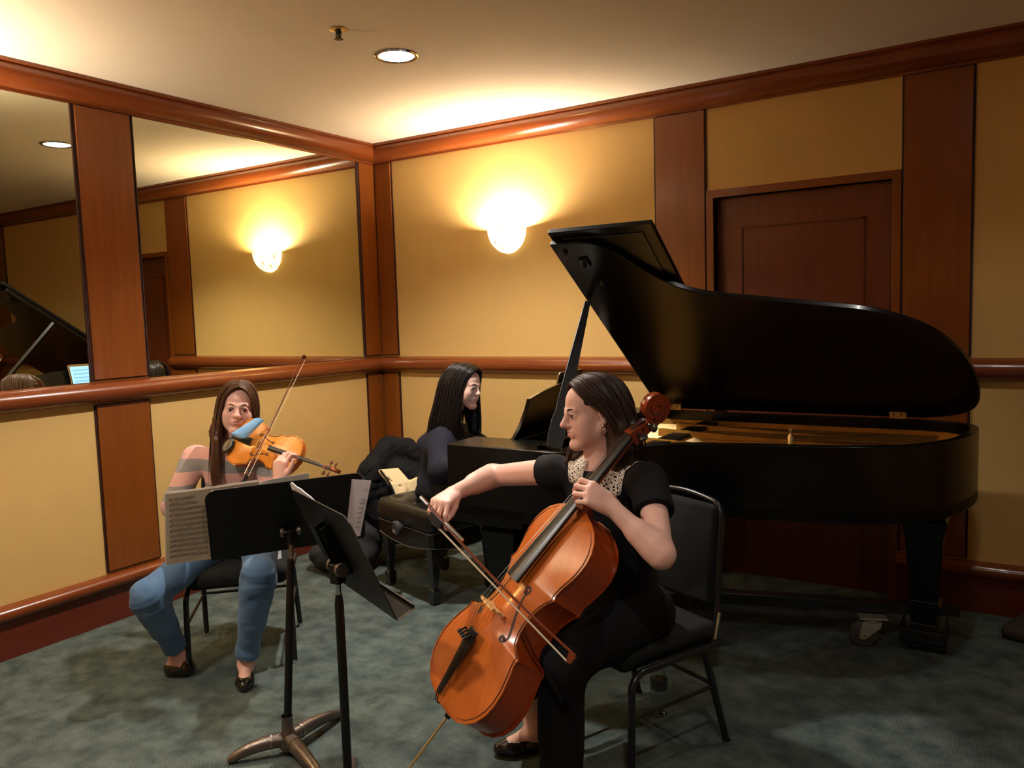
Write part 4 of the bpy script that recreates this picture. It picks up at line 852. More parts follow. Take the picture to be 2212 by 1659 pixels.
    body.f += [(4 * i + k, 4 * i + (k + 1) % 4, 4 * i + 4 + (k + 1) % 4, 4 * i + 4 + k) for i in range(N_ - 1) for k in range(4)] + [(3, 2, 1, 0), (44, 45, 46, 47)]; body.mi = [0] * len(body.f)
    R0 = .0255 * s_ * .62 * (1.25 if kind == 'cello' else 1.15); ec = cen[-1] + up_ * (R0 * .92) + ax_ * R0 * .25; turns = 2.15; v = []; K = 60
    for i in range(K):
        q = i / (K - 1); an = -PI / 2 - .25 + q * turns * 2 * PI; rr = R0 * (1 - q) ** .9 * .95 + R0 * .13; c_ = ec + ax_ * rr * math.cos(an) + up_ * rr * math.sin(an); rd = ax_ * math.cos(an) + up_ * math.sin(an)
        wd = ps_ * (.36 + .34 * q); th = R0 * (.30 - .17 * q)
        v += [c_ + wx * wd * a + rd * th * b for a, b in ((-1, -1), (1, -1), (1.0, 1), (.45, .72), (-.45, .72), (-1, 1))]
    body.add(v, [(6 * i + k, 6 * i + (k + 1) % 6, 6 * i + 6 + (k + 1) % 6, 6 * i + 6 + k) for i in range(K - 1) for k in range(6)] + [tuple(range(5, -1, -1)), tuple(range(6 * K - 6, 6 * K))])
    body.tube([ec - wx * ps_ * .76, ec + wx * ps_ * .76], R0 * .20, 14)
    sc = body.build('scroll', kind + '_scroll', t, smooth=50, bevel=.0008 * s_)
    MB().box(lerp(cen[1], cen[7], .5) + up_ * .0135 * s_ * .8, (ps_ * .55, pl * .55, .004 * s_), np.stack([wx, ax_, up_], 1)).build('pegbox_slot', 'joint', sc)
    for i, (u, sg) in enumerate(((.2, 1), (.42, -1), (.62, 1), (.85, -1))):
        c_ = X0 + ax_ * pl * u - up_ * .004 * s_; e = c_ + wx * sg * (ps_ * .5 + .011 * s_ * (.75 if kind == 'cello' else 1.1)); pg = MB().tube([c_ - wx * sg * ps_ * .55, e], [.0028 * s_ * .7, .0036 * s_ * .75], 10)
        Rk = np.stack([nz(ax_ + .4 * i * up_), wx * sg, nz(np.cross(nz(ax_ + .4 * i * up_), wx * sg))], 1); pg.ball(e + wx * sg * .009 * s_ * .8, (.0095 * s_ * .8, .0085 * s_ * .9, .0045 * s_ * .8), Rk, 14, 8); pg.build('peg', 'board' if kind == 'cello' else 'boxwood', t)
    MB().box(nut + fu * .001, (fw[0], .006 * s_ * .6, .008 * s_ * .6), np.stack([wx, fd, fu], 1)).build('nut', 'board', t)
    # bridge: two feet, a heart shaped gap, curved top
    bw = .090 if kind == 'cello' else .041; za = harch(bt_, 0) * .96
    B = [(-.5, 0), (-.5, .06), (-.40, .14), (-.36, .30), (-.44, .38), (-.43, .46), (-.34, .50), (-.30, .66), (-.45, .80), (-.46, .88)] ; top_ = [(x_, .88 + .12 * (1 - (x_ / .46) ** 2)) for x_ in (-.3, -.15, 0, .15, .3)]
    poly_ = B + top_ + [(-x_, y_) for x_, y_ in B[::-1]] + [(.30, .0), (.27, .10), (.10, .17), (0, .19), (-.10, .17), (-.27, .10), (-.30, 0)]
    MB().prism([(x_ * bw, y_ * (bz - za)) for x_, y_ in poly_], pt(bt_, 0, za), wx, nn, ly, -.0035 * s_ * .5, .0035 * s_ * .5).build('bridge', 'maple_pale', t, smooth=30)
    # tailpiece, strings, tuners
    sad = pt(0.0, 0, .012 * (1 if kind == 'cello' else .6)); tp0 = pt(.035, 0, .020 * (1.3 if kind == 'cello' else .75)); tp1 = pt(.335, 0, bz * .66); td = nz(tp1 - tp0); tu = nz(nn - td * (nn @ td)); tw = (.012, .030) if kind == 'cello' else (.008, .020)
    v = []
    for q, w_ in ((0, tw[0]), (.5, lerp(tw[0], tw[1], .35)), (.85, tw[1] * .86), (1, tw[1] * .8)):
        c_ = lerp(tp0, tp1, q)
        for i in range(5): u = -1 + i / 2; v.append(c_ + wx * u * w_ + tu * (1 - u * u) * w_ * .35)
        v += [c_ + wx * w_ - tu * .003, c_ - wx * w_ - tu * .003]
    MB().add(v, [(7 * i + j, 7 * i + (j + 1) % 7, 7 * i + 7 + (j + 1) % 7, 7 * i + 7 + j) for i in range(3) for j in range(7)] + [tuple(range(6, -1, -1)), tuple(range(21, 28))]).build('tailpiece', 'board', t, smooth=40)
    MB().tube([tp0 - wx * tw[0] * .5, sad - wx * tw[0] * .7, sad - nn * .02 - ly * .004, sad + wx * tw[0] * .7, tp0 + wx * tw[0] * .5], .0016 * s_ * .6, 6).build('tail_gut', 'black', t)
    if kind == 'cello':
        for i in range(4):
            c_ = tp1 + wx * (-.021 + i * .014) - td * .012 + tu * .010; MB().tube([c_, c_ + tu * .006, c_ + tu * .014 - td * .012], .0032, 8).tube([c_ + tu * .014 - td * .010, c_ + tu * .020 - td * .020], .006, 10).build('fine_tuner', 'black_metal', t)
        ep = pt(-.004, 0, -rib * .5); MB().tube([ep + ly * .01, ep - ly * .028], [.014, .010], 16).build('endpin_collar', 'board', t)
        ez = (ep - ly * .03); k_ = (ez[2] - .001) / ly[2]; MB().tube([ez, ez - ly * k_ * .985, ez - ly * k_], [.0042, .0042, .001], 12).build('endpin', 'brass', t)
    for i in range(4):
        x_ = (-1.5 + i) / 1.5; bp_ = pt(bt_, 0, za) + wx * x_ * bw * .36 + nn * ((bz - za) * (.88 + .12 * (1 - (x_ * .36 / .46) ** 2)) + .001); nt_ = nut + wx * x_ * fw[0] * .34 + fu * (fw[0] * .14 + .0035); te = tp1 + wx * x_ * tw[1] * .6 + tu * .008
        MB().tube([te, bp_, nt_, nut + ax_ * pl * .3 + wx * x_ * fw[0] * .2], (.0011, .0009, .0007, .0005)[i] * (1 if kind == 'cello' else .45), 6).build('string', 'string_steel', t)
    return dict(pt=pt, nn=nn, wx=wx, ly=ly, nut=nut, fe=fe, fd=fd, fu=fu, bz=bz, tp=tp1)
def varnish(name, c1, c2, rough=.24, st=(40, 1, 1), coat=.35): M[name] = mat(name, s2l(c1), rough, col2=s2l(c2), nscale=5, stretch=st, coat=coat)
varnish('cello_front', (176, 84, 28), (206, 110, 42)); varnish('cello_rib', (138, 52, 18), (172, 72, 26), st=(20, 20, 2)); varnish('cello_back', (138, 50, 18), (168, 68, 24)); varnish('cello_neck', (150, 66, 28), (176, 84, 40)); varnish('cello_scroll', (132, 52, 26), (156, 68, 34), coat=.5)
varnish('violin_front', (206, 116, 36), (232, 152, 60), .2, coat=.5); varnish('violin_rib', (160, 72, 20), (196, 100, 34)); varnish('violin_back', (170, 80, 24), (200, 110, 40)); varnish('violin_neck', (190, 120, 60), (206, 140, 76)); varnish('violin_scroll', (150, 70, 26), (184, 98, 40), coat=.6)
M['board'] = mat('ebony', (.014, .013, .013), .3, noise=.2); M['boxwood'] = mat('rosewood_peg', s2l((86, 34, 20)), .25, coat=.4, noise=.15); M['maple_pale'] = mat('pale_maple', s2l((222, 172, 104)), .45, noise=.06, nscale=30)
M['string_steel'] = mat('wound_string', (.55, .53, .50), .25, 1., noise=.05); M['hair_bow'] = mat('bow_hair', s2l((226, 208, 176)), .5, noise=.05, nscale=50); M['stick'] = mat('pernambuco', s2l((110, 46, 20)), .25, coat=.4, noise=.15)
def bow(t, frog, tip, up, L, s_, hw):
    """frog end of the stick, tip, up: from the hair to the stick"""
    ax_ = nz(tip - frog); up = nz(up - ax_ * (up @ ax_)); sd_ = np.cross(ax_, up)
    pts = [frog + ax_ * L * i / 20 - up * (.011 * s_ * math.sin(PI * i / 20) - .002) for i in range(21)]
    MB().tube(pts, [lerp(.0052, .0034, i / 20) * s_ * .8 for i in range(21)], 10).build('stick', 'stick', t)
    MB().prism([(.97, -.0), (1.0, .0), (1.008, -.006 * s_ / L * 0 - .0), (1.004, -.02 * s_ / .7 * .7), (.985, -.02 * s_ / .7 * .7)], frog, ax_ * L, up, sd_, -.004 * s_, .004 * s_).build('tip_head', 'stick', t, bevel=.001)
    MB().box(frog + ax_ * .065 * s_ - up * .013 * s_, (.048 * s_, .022 * s_, .011 * s_), np.stack([ax_, up, sd_], 1)).build('frog', 'board', t, bevel=.003)
    MB().tube([frog - ax_ * .012 * s_, frog + ax_ * .02 * s_], .0058 * s_ * .8, 12).build('end_screw', 'chrome', t)
    MB().tube([frog + ax_ * .092 * s_, frog + ax_ * .16 * s_], .0050 * s_ * .95, 12).build('lapping', 'chrome', t)
    a = frog + ax_ * .085 * s_ - up * .022 * s_; b_ = frog + ax_ * L * .99 - up * .020 * s_
    MB().tube([a, b_], [hw, hw * .9], 10, flat=(sd_, .16)).build('bow_hair', 'hair_bow', t)

# cello
cel = thing('cello', 'orange-brown cello leaning against the seated cellist', 'cello', tuple(P(985, 1580, 2.4)))
S0 = P(949, 1516, 2.33); NUT = P(1360, 943, 2.37); lyC = nz(NUT - S0); LC = np.linalg.norm(NUT - S0) / 1.37
nC = D3(-.76, .44, .48); wC = nz(np.cross(lyC, nC)); nC = nz(np.cross(wC, lyC)); 
lyC = nz(lyC - nC * 0.018)
CI = instrument(cel, S0, lyC, nC, LC, .112, 'cello')
cb = thing('cello_bow', 'long cello bow laid across the cello strings', 'bow', tuple(P(945, 1110, 2.45)))
FR, TP = P(915, 1080, 2.47), P(1242, 1418, 2.08); bowup = D3(.62, .60, .5)
bow(cb, FR, TP, D3(.55, .50, .2), np.linalg.norm(TP - FR), 1.25, .007)
# violin
vio = thing('violin', 'small orange violin under the chin of the seated violinist', 'violin', tuple(P(570, 960, 3.35)))
V0 = P(502, 944, 3.42); V1 = P(702, 1009, 3.20); lyV = nz(V1 - V0); LV = np.linalg.norm(V1 - V0) / 1.37
nV = D3(-.26, .46, .84); VI = instrument(vio, V0, lyV, nV, LV, .030, 'violin')
cr_ = VI['pt'](.05, .12, .018); S = SD(cr_ - .08, cr_ + .08, .003); Rv = np.stack([VI['wx'], VI['ly'], VI['nn']], 1); S.el(cr_, (.038, .026, .010), Rv, k=.004); S.el(cr_ + VI['nn'] * .016, (.030, .020, .010), Rv, k=.006, sub=True); S.build('chin_rest', 'board', vio)
sr = VI['pt'](.10, 0, -.045); S = SD(sr - .12, sr + .12, .004); S.rc(VI['pt'](.10, -.24, -.055), VI['pt'](.08, .24, -.05), .009, k=.01); S.rc(VI['pt'](.10, -.24, -.055), VI['pt'](.12, -.26, -.03), .005); S.build('shoulder_rest', 'rubber', vio)
vb = thing('violin_bow', 'slender violin bow pointing up beside the violinist', 'bow', tuple(P(518, 1048, 3.22)))
bow(vb, P(511, 1060, 3.14), P(655, 768, 3.36), D3(-.7, -.1, .6), np.linalg.norm(P(655, 768, 3.36) - P(511, 1060, 3.14)), .8, .0035)
ck = thing('chin_cloth', 'folded light blue cloth between the violinist chin and the violin', 'cloth', tuple(VI['pt'](.05, 0, .02)))
M['blue_cloth'] = mat('blue_cloth', s2l((110, 160, 206)), .85, noise=.08, bump=.3, bscale=90)
q = [P(500, 938, 3.36), P(528, 945, 3.31), P(569, 907, 3.29), P(553, 904, 3.37)]
sheet(ck, 'cloth', q, curl=.006, m='blue_cloth', thick=.003); MB().tube(spline([q[0], q[1], lerp(q[1], q[2], .5) + A(0, 0, -.004), q[2]], 16), .0035, 8, flat=(A(0, 0, 1), .6)).build('cloth_fold', 'blue_cloth', ck)

# ================================================================== people
def skin(name, c, c2): M[name] = mat(name, s2l(c), .48, col2=s2l(c2), nscale=26, sss=.35, bump=.06, bscale=180, spec=.4)
skin('skin_fair', (224, 172, 156), (234, 186, 172)); skin('skin_warm', (232, 180, 162), (242, 196, 180)); skin('skin_light', (230, 184, 168), (240, 198, 182))
M['lip'] = mat('lips', s2l((188, 104, 96)), .4, noise=.05, sss=.2); M['eye_white'] = mat('eye_white', (.72, .70, .66), .15, noise=.02); M['iris'] = mat('iris', s2l((30, 19, 13)), .12, noise=.1); M['brow'] = mat('eyebrow', s2l((48, 30, 20)), .8, noise=.2, nscale=200); M['nail'] = mat('nail', s2l((226, 176, 158)), .25, noise=.02)
def hairmat(name, c, c2, rough=.38):
    m = mat(name, s2l(c), rough, col2=s2l(c2), nscale=160, stretch=(1, 1, .12), spec=.35); M[name] = m
hairmat('hair_brown', (62, 38, 24), (100, 66, 42), .45); hairmat('hair_black', (16, 11, 10), (32, 24, 21), .34); hairmat('hair_dark_brown', (40, 24, 17), (66, 43, 30), .5)

def head_sdf(S, c, R, s=1., nose=0., chin=0.):
    g = lambda x, y, z: c + R @ A(x, y, z) * s
    e = lambda p, r, k=.02, sub=False, RR=None: S.el(g(*p), A(*r) * s, R if RR is None else R @ RR, k * s, sub)
    r = lambda a, b, ra, rb=None, k=.015, sub=False: S.rc(g(*a), g(*b), ra * s, (ra if rb is None else rb) * s, k * s, sub)
    e((0, -.014, .038), (.073, .092, .080), .02); e((0, .030, -.018), (.058, .062, .080), .03); e((0, .048, .045), (.054, .040, .050), .03)
    for q in (-1, 1):
        r((q * .053, .0, -.052), (q * .016, .068, -.098), .018, .016, .025); e((q * .038, .056, -.024), (.025, .024, .024), .025); e((q * .036, .050, -.056), (.022, .024, .026), .03)
        e((q * .030, .0925, .003), (.0195, .012, .0115), .008, True)
        r((q * .012, .090, .019), (q * .040, .080, .022), .008, .007, .014)
        e((q * .031, .0765, .001), (.0165, .0155, .0155), .003)                     # lids and ball of the eye
        e((q * .031, .0960, -.0004), (.0128, .0090, .0043), .003, True)              # opening between the lids
        r((q * .017, .0905, .0085), (q * .031, .0925, .0115), .0026, .0032, .004); r((q * .031, .0925, .0115), (q * .047, .082, .0055), .0032, .0022, .004)
        r((q * .018, .0885, -.0065), (q * .044, .082, -.0060), .0022, .002, .004)
        e((q * .0115, .0965, -.030), (.0085, .0095, .0075), .006); e((q * .0062, .1035, -.0360), (.0032, .0042, .003), .003, True)
        e((q * .0745, -.010, -.003), (.008, .019, .030), .006); e((q * .080, -.006, .0), (.004, .011, .019), .005, True); e((q * .075, -.002, -.030), (.006, .009, .009), .006)
    e((0, .076 + chin, -.100), (.022, .019, .017), .02); r((0, .088 + nose * .5, .014), (0, .1065 + nose, -.024), .0078, .0104, .012); e((0, .108 + nose, -.027), (.0100, .0100, .0086), .008)
    r((0, .0985 + nose * .5, -.036), (0, .0935, -.046), .004, .005, .008)
    e((0, .082, -.056), (.027, .0165, .020), .012); r((-.016, .0915, -.0530), (.016, .0915, -.0530), .0050, k=.007); r((-.013, .0905, -.0645), (.013, .0905, -.0645), .0055, k=.008)
    r((-.021, .0955, -.0585), (.021, .0955, -.0585), .0014, k=.004, sub=True)
    return g
def face_parts(p, c, R, s=1., gaze=(0, 1, 0), brow='brow', lipw=.02, frown=0., open_=.0, bw_=1., lipk=1.):
    g = lambda x, y, z: c + R @ A(x, y, z) * s
    for q in (-1, 1):
        ec = g(q * .031, .0770, .0010); MB().ball(ec, .0145 * s, n=20, m_=14).build('eye', 'eye_white', p)
        gz = nz(R @ A(*gaze)); MB().ball(ec + gz * .0098 * s, (.0078 * s, .0078 * s, .0060 * s), frame_from(gz, R[:, 2])[:, [0, 2, 1]], 16, 8).build('iris', 'iris', p)
        bb = spline([g(q * .011, .0975, .0185 - frown * .6), g(q * .024, .0965, .0255), g(q * .038, .0890, .0260), g(q * .047, .0800, .0205)], 12); MB().tube(bb, [q * s * bw_ for q in (.0018, .0026, .0030, .0031, .0031, .0030, .0028, .0026, .0022, .0018, .0013, .0007)], 8, flat=(R @ A(0, .35, 1), .75)).build('eyebrow', brow, p)
        la = spline([g(q * .0165, .0925, .0060), g(q * .024, .0965, .0085), g(q * .034, .0955, .0088), g(q * .042, .0895, .0062)], 10); MB().tube(la, .0011 * s, 6).build('eyelashes', brow, p)
    up_ = spline([g(-.022, .0885, -.0580), g(-.010, .0970, -.0535), g(-.003, .0986, -.0525), g(0, .0984, -.0535), g(.003, .0986, -.0525), g(.010, .0970, -.0535), g(.022, .0885, -.0580)], 17)
    lo_ = spline([g(-.021, .0885, -.0590), g(-.010, .0958, -.0635), g(0, .0970, -.0650), g(.010, .0958, -.0635), g(.021, .0885, -.0590)], 17)
    prof = [.0006 + .0025 * math.sin(PI * i / 16) ** .8 for i in range(17)]
    m_ = MB().tube(up_, [q * s * .95 * lipk for q in prof], 10, flat=(R @ A(0, .2, 1), 1.)); m_.tube([q - R[:, 2] * open_ for q in lo_], [q * s * 1.15 * lipk for q in prof], 10, flat=(R @ A(0, -.2, 1), 1.)); m_.build('lips', 'lip', p)
def hand_sdf(S, W, f, n, side, curl, s=1., thumb=(.5, .55, .25), tc=(.3, .3), spread=.10, k=.008):
    """W wrist, f direction of the palm, n back of the hand, side*cross(f,n) points to the thumb; curl: four (mcp, pip, dip) in degrees. returns finger tips"""
    f = nz(f); n = nz(n - f * (n @ f)); l = np.cross(f, n) * side
    base = [W + f * .082 * s + l * .030 * s, W + f * .086 * s + l * .010 * s, W + f * .083 * s - l * .010 * s, W + f * .076 * s - l * .029 * s]
    for b_, r_ in zip(base, (.0125, .0125, .012, .0115)): S.rc(W + l * ((b_ - W) @ l) * .45, b_, .0150 * s, r_ * s, .012)
    S.el(W + f * .040 * s, (.034 * s, .046 * s, .0150 * s), np.stack([l, f, n], 1), .012); S.el(W + f * .032 * s + l * .020 * s - n * .006 * s, (.016 * s, .030 * s, .014 * s), np.stack([l, f, n], 1), .01)
    LEN = [(.042, .026, .021), (.046, .029, .022), (.043, .027, .022), (.034, .021, .019)]; tips = []; nails = []
    for i, (b_, ln, cu) in enumerate(zip(base, LEN, curl)):
        d_ = nz(f + l * spread * (1.5 - i)); p = b_; up = n; a = 0
        rr = [.0098, .0088, .0078, .0066] if i < 3 else [.0086, .0076, .0068, .0058]
        for j in range(3):
            q = math.radians(cu[j]); d2 = nz(d_ * math.cos(q) - up * math.sin(q)); up = nz(up * math.cos(q) + d_ * math.sin(q)); d_ = d2; e = p + d_ * ln[j] * s; S.rc(p, e, rr[j] * s, rr[j + 1] * s, .004); p = e
        tips.append(p); nails.append((p - d_ * .003 * s + up * .0045 * s, d_, up))
    p = W + f * .022 * s + l * .022 * s; d_ = nz(l * thumb[0] + f * thumb[1] - n * thumb[2]); up = nz(n - d_ * (n @ d_)); ax_ = nz(np.cross(d_, up)); toward = -l * 1.
    for j, (ln, ra, rb) in enumerate(((.038, .0145, .0115), (.030, .0112, .0096), (.024, .0094, .0078))):
        if j: tgt = nz(f * .9 - l * .7 - n * .35); d_ = nz(lerp(d_, tgt, tc[j - 1])); up = nz(up - d_ * (up @ d_))
        e = p + d_ * ln * s; S.rc(p, e, ra * s, rb * s, .008 if j == 0 else .004); p = e
    tips.append(p); nails.append((p + up * .0052 * s, d_, up))
    return tips, nails
def nails_mesh(p, nails, s=1.):
    mb = MB()
    for (c, d_, u) in nails: mb.ball(c + d_ * .001, (.0048 * s, .0062 * s, .0016 * s), np.stack([np.cross(d_, u), d_, u], 1), 10, 6)
    mb.build('fingernails', 'nail', p)
def torso_sdf(S, J, infl=0., k=.05, low=0.):
    H, N_, l = J['hip'], J['neck'], J['lat']; u = nz(N_ - H); l = nz(l - u * (l @ u)); f = np.cross(u, l)       # l her left, f forward
    L_ = np.linalg.norm(N_ - H); R = np.stack([l, f, u], 1); i_ = infl
    S.el(H + u * .03 - f * .01, (.165 + i_, .120 + i_, .115 + i_), R, k); S.el(H + u * L_ * .36, (.128 + i_, .098 + i_, .13 + i_), R, k); S.el(H + u * L_ * .66 - f * .005, (.140 + i_, .098 + i_, .155 + i_), R, k)
    for q in (-1, 1): S.el(H + u * L_ * .66 + f * .075 + l * q * .064, (.054 + i_, .048 + i_, .052 + i_), R, .04)
    S.rc(J['shL'] - l * .02, J['shR'] + l * .02, .048 + i_, k=k); S.rc(N_ - u * .02, H + u * L_ * .7, .055 + i_, .09 + i_, k)
    return u, l, f
def limb(S, a, b, c, ra, rb, rc_, k=.03, bulge=0., dirn=None):
    S.rc(a, b, ra, rb, k); S.rc(b, c, rb, rc_, k)
    if bulge: S.rc(lerp(b, c, .12), lerp(b, c, .5), rb * 1.08, rb * .80, k)
def foot_sdf(S, ank, toe, s=1., k=.02):
    d_ = nz(toe - ank - A(0, 0, (toe - ank)[2])); heel = A(ank[0], ank[1], .026) - d_ * .035; S.rc(ank, heel + d_ * .01, .032 * s, .030 * s, k); S.rc(heel, A(toe[0], toe[1], .020), .028 * s, .020 * s, k); S.rc(A(ank[0], ank[1], .065) + d_ * .02, lerp(A(ank[0], ank[1], .045), A(toe[0], toe[1], .025), .7), .028 * s, .024 * s, k); S.rc(lerp(heel, toe * A(1, 1, 0) + A(0, 0, .02), .75) + np.cross(d_, A(0, 0, 1)) * .012, lerp(heel, toe * A(1, 1, 0) + A(0, 0, .02), .75) - np.cross(d_, A(0, 0, 1)) * .012, .024 * s, k=k)
def shoe(p, ank, toe, m, bow_=True):
    d_ = nz((toe - ank) * A(1, 1, 0)); sd_ = np.cross(d_, A(0, 0, 1)); lo = np.minimum(ank, toe) - .1; hi = np.maximum(ank, toe) + .1; lo[2] = -.01; hi[2] = .16; S = SD(lo, hi, .003)
    heel = A(ank[0], ank[1], .030) - d_ * .035; tz = A(toe[0], toe[1], .022) + d_ * .004
    S.rc(heel, lerp(heel, tz, .5), .033, .031, .02); S.rc(lerp(heel, tz, .5), tz - d_ * .006, .032, .022, .02); S.rc(lerp(heel, tz, .74) + sd_ * .012, lerp(heel, tz, .74) - sd_ * .012, .025, k=.02); S.rc(heel - d_ * .002, heel + A(0, 0, .022), .031, .026, .01)
    S.cut(A(0, 0, .004), (0, 0, -1)); c0 = lerp(heel, tz, .70); S.cut(c0 + A(0, 0, .026), nz(A(0, 0, 1) * 1. - d_ * .16), c0 - d_ * .5 - A(.12, .12, 0) * 0 - .2, lerp(heel, tz, .72) + .2) if False else None
    # throat opening
    S.path([lerp(heel, tz, .16) + A(0, 0, .056), lerp(heel, tz, .42) + A(0, 0, .048), lerp(heel, tz, .66) + A(0, 0, .040)], [.030, .033, .027], k=.003, sub=True)
    S.build('shoe', m, p, relax=1)
    if bow_:
        c = lerp(heel, tz, .86) + A(0, 0, .022); MB().ball(c + A(0, 0, .006), (.004, .004, .003), n=10, m_=6).build('metal_ornament', 'brass', p); mb = MB()
        for q in (-1, 1): mb.ball(c + sd_ * q * .010, (.010, .006, .005), np.stack([sd_, d_, A(0, 0, 1)], 1), 12, 8)
        mb.ball(c + A(0, 0, .002), (.004, .005, .005), n=8, m_=6).build('bow_trim', m, p)
def locks(p, name, m, c, R, guides, n, rad=.004, seed=0, jit=.006, nseg=18, s=1., root=None, flat=.5, wave=0., wf=40., curl_end=0.):
    """strands interpolated between guide curves given in head space"""
    r = np.random.RandomState(seed); G = [np.array(spline(g, nseg)) for g in guides]; mb = MB()
    for i in range(n):
        u = r.rand() * (len(G) - 1); k = min(int(u), len(G) - 2); t = u - k; q = G[k] * (1 - t) + G[k + 1] * t; ln = .86 + .14 * r.rand(); off = r.randn(3) * jit; ph = r.rand() * 6.28; rr = rad * (.6 + .8 * r.rand())
        pts = []
        for j in range(nseg):
            w_ = j / (nseg - 1); x = q[min(int(w_ * ln * (nseg - 1)), nseg - 1)] + (q[min(int(w_ * ln * (nseg - 1)) + 1, nseg - 1)] - q[min(int(w_ * ln * (nseg - 1)), nseg - 1)]) * ((w_ * ln * (nseg - 1)) % 1)
            x = x + off * (.35 + .65 * w_) + A(math.sin(ph + wf * w_), math.cos(ph * 1.7 + wf * w_), 0) * wave * w_; pts.append(c + R @ x * s)
        rad_ = [rr * s * (.55 + .45 * math.sin(PI * min(1, .15 + j / (nseg - 1) * .9))) * (1 if j < nseg - 4 else (nseg - j) / 4.2) for j in range(nseg)]
        mb.tube(pts, rad_, 5, cap=True)
    return mb.build(name, m, p, smooth=80)
def hair_cap(S, c, R, s, face_z=.070, fz=.045, grow=.006):
    g = lambda x, y, z: c + R @ A(x, y, z) * s
    S.el(g(0, -.018, .040), A(.073 + grow + .002, .092 + grow + .002, .080 + grow + .004) * s, R, .01)
    S.el(g(0, -.045, -.01), A(.070 + grow, .060 + grow, .085) * s, R, .03)
    return g
def FZ(px, py, z):
    r = CF + CR * (px - 1106) / FPX - CU * (py - 829.5) / FPX; return CO + r * ((z - CO[2]) / r[2])
def bounds(pts, pad): p = np.array(pts); return p.min(0) - pad, p.max(0) + pad
def drop(S, p, d, n=80):
    """first point of the sculpted surface met from p along d"""
    p = np.array(p, float); d = nz(d); st_ = .0025
    for _ in range(n):
        i = np.clip(((p - S.lo) / S.h + .5).astype(int), 0, S.n - 1)
        if S.D[tuple(i)] < 0: return p
        p = p + d * st_
    return None
def lat_frame(J): u = nz(J['neck'] - J['hip']); l = nz(J['lat'] - u * (J['lat'] @ u)); return u, l, np.cross(u, l)

# ------------------------------------------------------------------ violinist
M['brow_soft'] = mat('brow_soft', s2l((84, 56, 42)), .8, noise=.2, nscale=200)
V = thing('person', 'person in a pink and grey striped top and blue jeans playing the violin', 'person', (.95, -2.05, 0))
J = dict(hip=A(.885, -1.965, .515), neck=P(506, 962, 3.55), lat=D3(.96, .02, .18), shR=P(420, 990, 3.60), shL=P(574, 992, 3.44))
hipR, hipL = J['hip'] - nz(J['lat']) * .085, J['hip'] + nz(J['lat']) * .085
elR, wrR = P(377, 1092, 3.44), P(466, 1084, 3.24); elL, wrL = P(612, 1128, 3.30), P(604, 1040, 3.13)
knR, knL = P(318, 1288, 3.16), P(560, 1240, 3.15); ankR, ankL = P(386, 1412, 3.37), FZ(531, 1432, .078); toeR, toeL = FZ(364, 1446, .02), FZ(527, 1484, .02)
VH = P(514, 882, 3.50); VR = frame_from(D3(.29, -.06, .95), D3(.08, 1, .06)); vs = .93
lo, hi = bounds([VH + .14, VH - .14, J['hip'], elR, elL, knR, knL, toeR, toeL, P(511, 1060, 3.1), wrL], .10)
S = SD(lo, hi, .0034)
g = head_sdf(S, VH, VR, vs); S.rc(g(0, -.018, -.055), J['neck'] - A(0, 0, .01), .050, .054, .03)
torso_sdf(S, J, -.008)
limb(S, J['shR'], elR, wrR, .044, .036, .024); limb(S, J['shL'], elL, wrL, .044, .036, .024)
limb(S, hipR, knR, ankR, .080, .052, .032, bulge=1); limb(S, hipL, knL, ankL, .080, .052, .032, bulge=1); foot_sdf(S, ankR, toeR, .9); foot_sdf(S, ankL, toeL, .9)
t1, n1_ = hand_sdf(S, wrL, D3(.05, 1, .05), D3(-.55, -.05, .83), 1, [(38, 62, 40), (42, 66, 40), (46, 70, 40), (50, 72, 42)], .92, thumb=(.75, .75, .1), tc=(.3, .2))
hv = nz(P(511, 1060, 3.14) - wrR); t2_, n2_ = hand_sdf(S, wrR, hv, D3(-.1, .9, .35), -1, [(40, 45, 30), (42, 50, 30), (45, 52, 30), (48, 50, 30)], .92, thumb=(.2, .7, .6))
S.build('body', 'skin_fair', V, relax=1)
face_parts(V, VH, VR, vs, gaze=(-.10, .95, -.22), frown=.005, bw_=.8, lipk=.95, brow='brow_soft'); nails_mesh(V, n1_, .9); nails_mesh(V, n2_, .9)
# sweater
S = SD(*bounds([J['hip'] - .12, elR, elL, wrR, wrL, J['shR'], J['shL'], J['neck']], .10), .005); torso_sdf(S, J, .004)
S.rc(J['neck'] - A(0, 0, .045), J['neck'] - A(0, 0, .08), .085, .10, .04)
limb(S, J['shR'], elR, wrR, .055, .050, .036); limb(S, J['shL'], elL, wrL, .055, .048, .036)
u, l, f = lat_frame(J); S.rc(J['neck'] + f * .05 + A(0, 0, .055), J['neck'] + f * .06 - A(0, 0, .015), .075, .060, .01, True); S.rc(J['neck'] + A(0, 0, .12), J['neck'] - A(0, 0, .005), .08, .066, .01, True)
S.cut(wrL - nz(wrL - elL) * .01, wrL - elL, wrL - .09, wrL + .09)
S.cut(wrR - nz(wrR - elR) * .01, wrR - elR, wrR - .07, wrR + .07); S.cut(J['hip'] - A(0, 0, .09), (0, 0, -1))
m = mat('striped_knit', s2l((204, 160, 150)), .9, bump=.35, bscale=300, sheen=.15); M['striped'] = m; N, L = nodes(m); b = N['Principled BSDF']
tc = N.new('ShaderNodeTexCoord'); sp = N.new('ShaderNodeSeparateXYZ'); L.new(tc.outputs['Object'], sp.inputs[0])
nn_ = N.new('ShaderNodeTexNoise'); nn_.inputs['Scale'].default_value = 6; L.new(tc.outputs['Object'], nn_.inputs['Vector'])
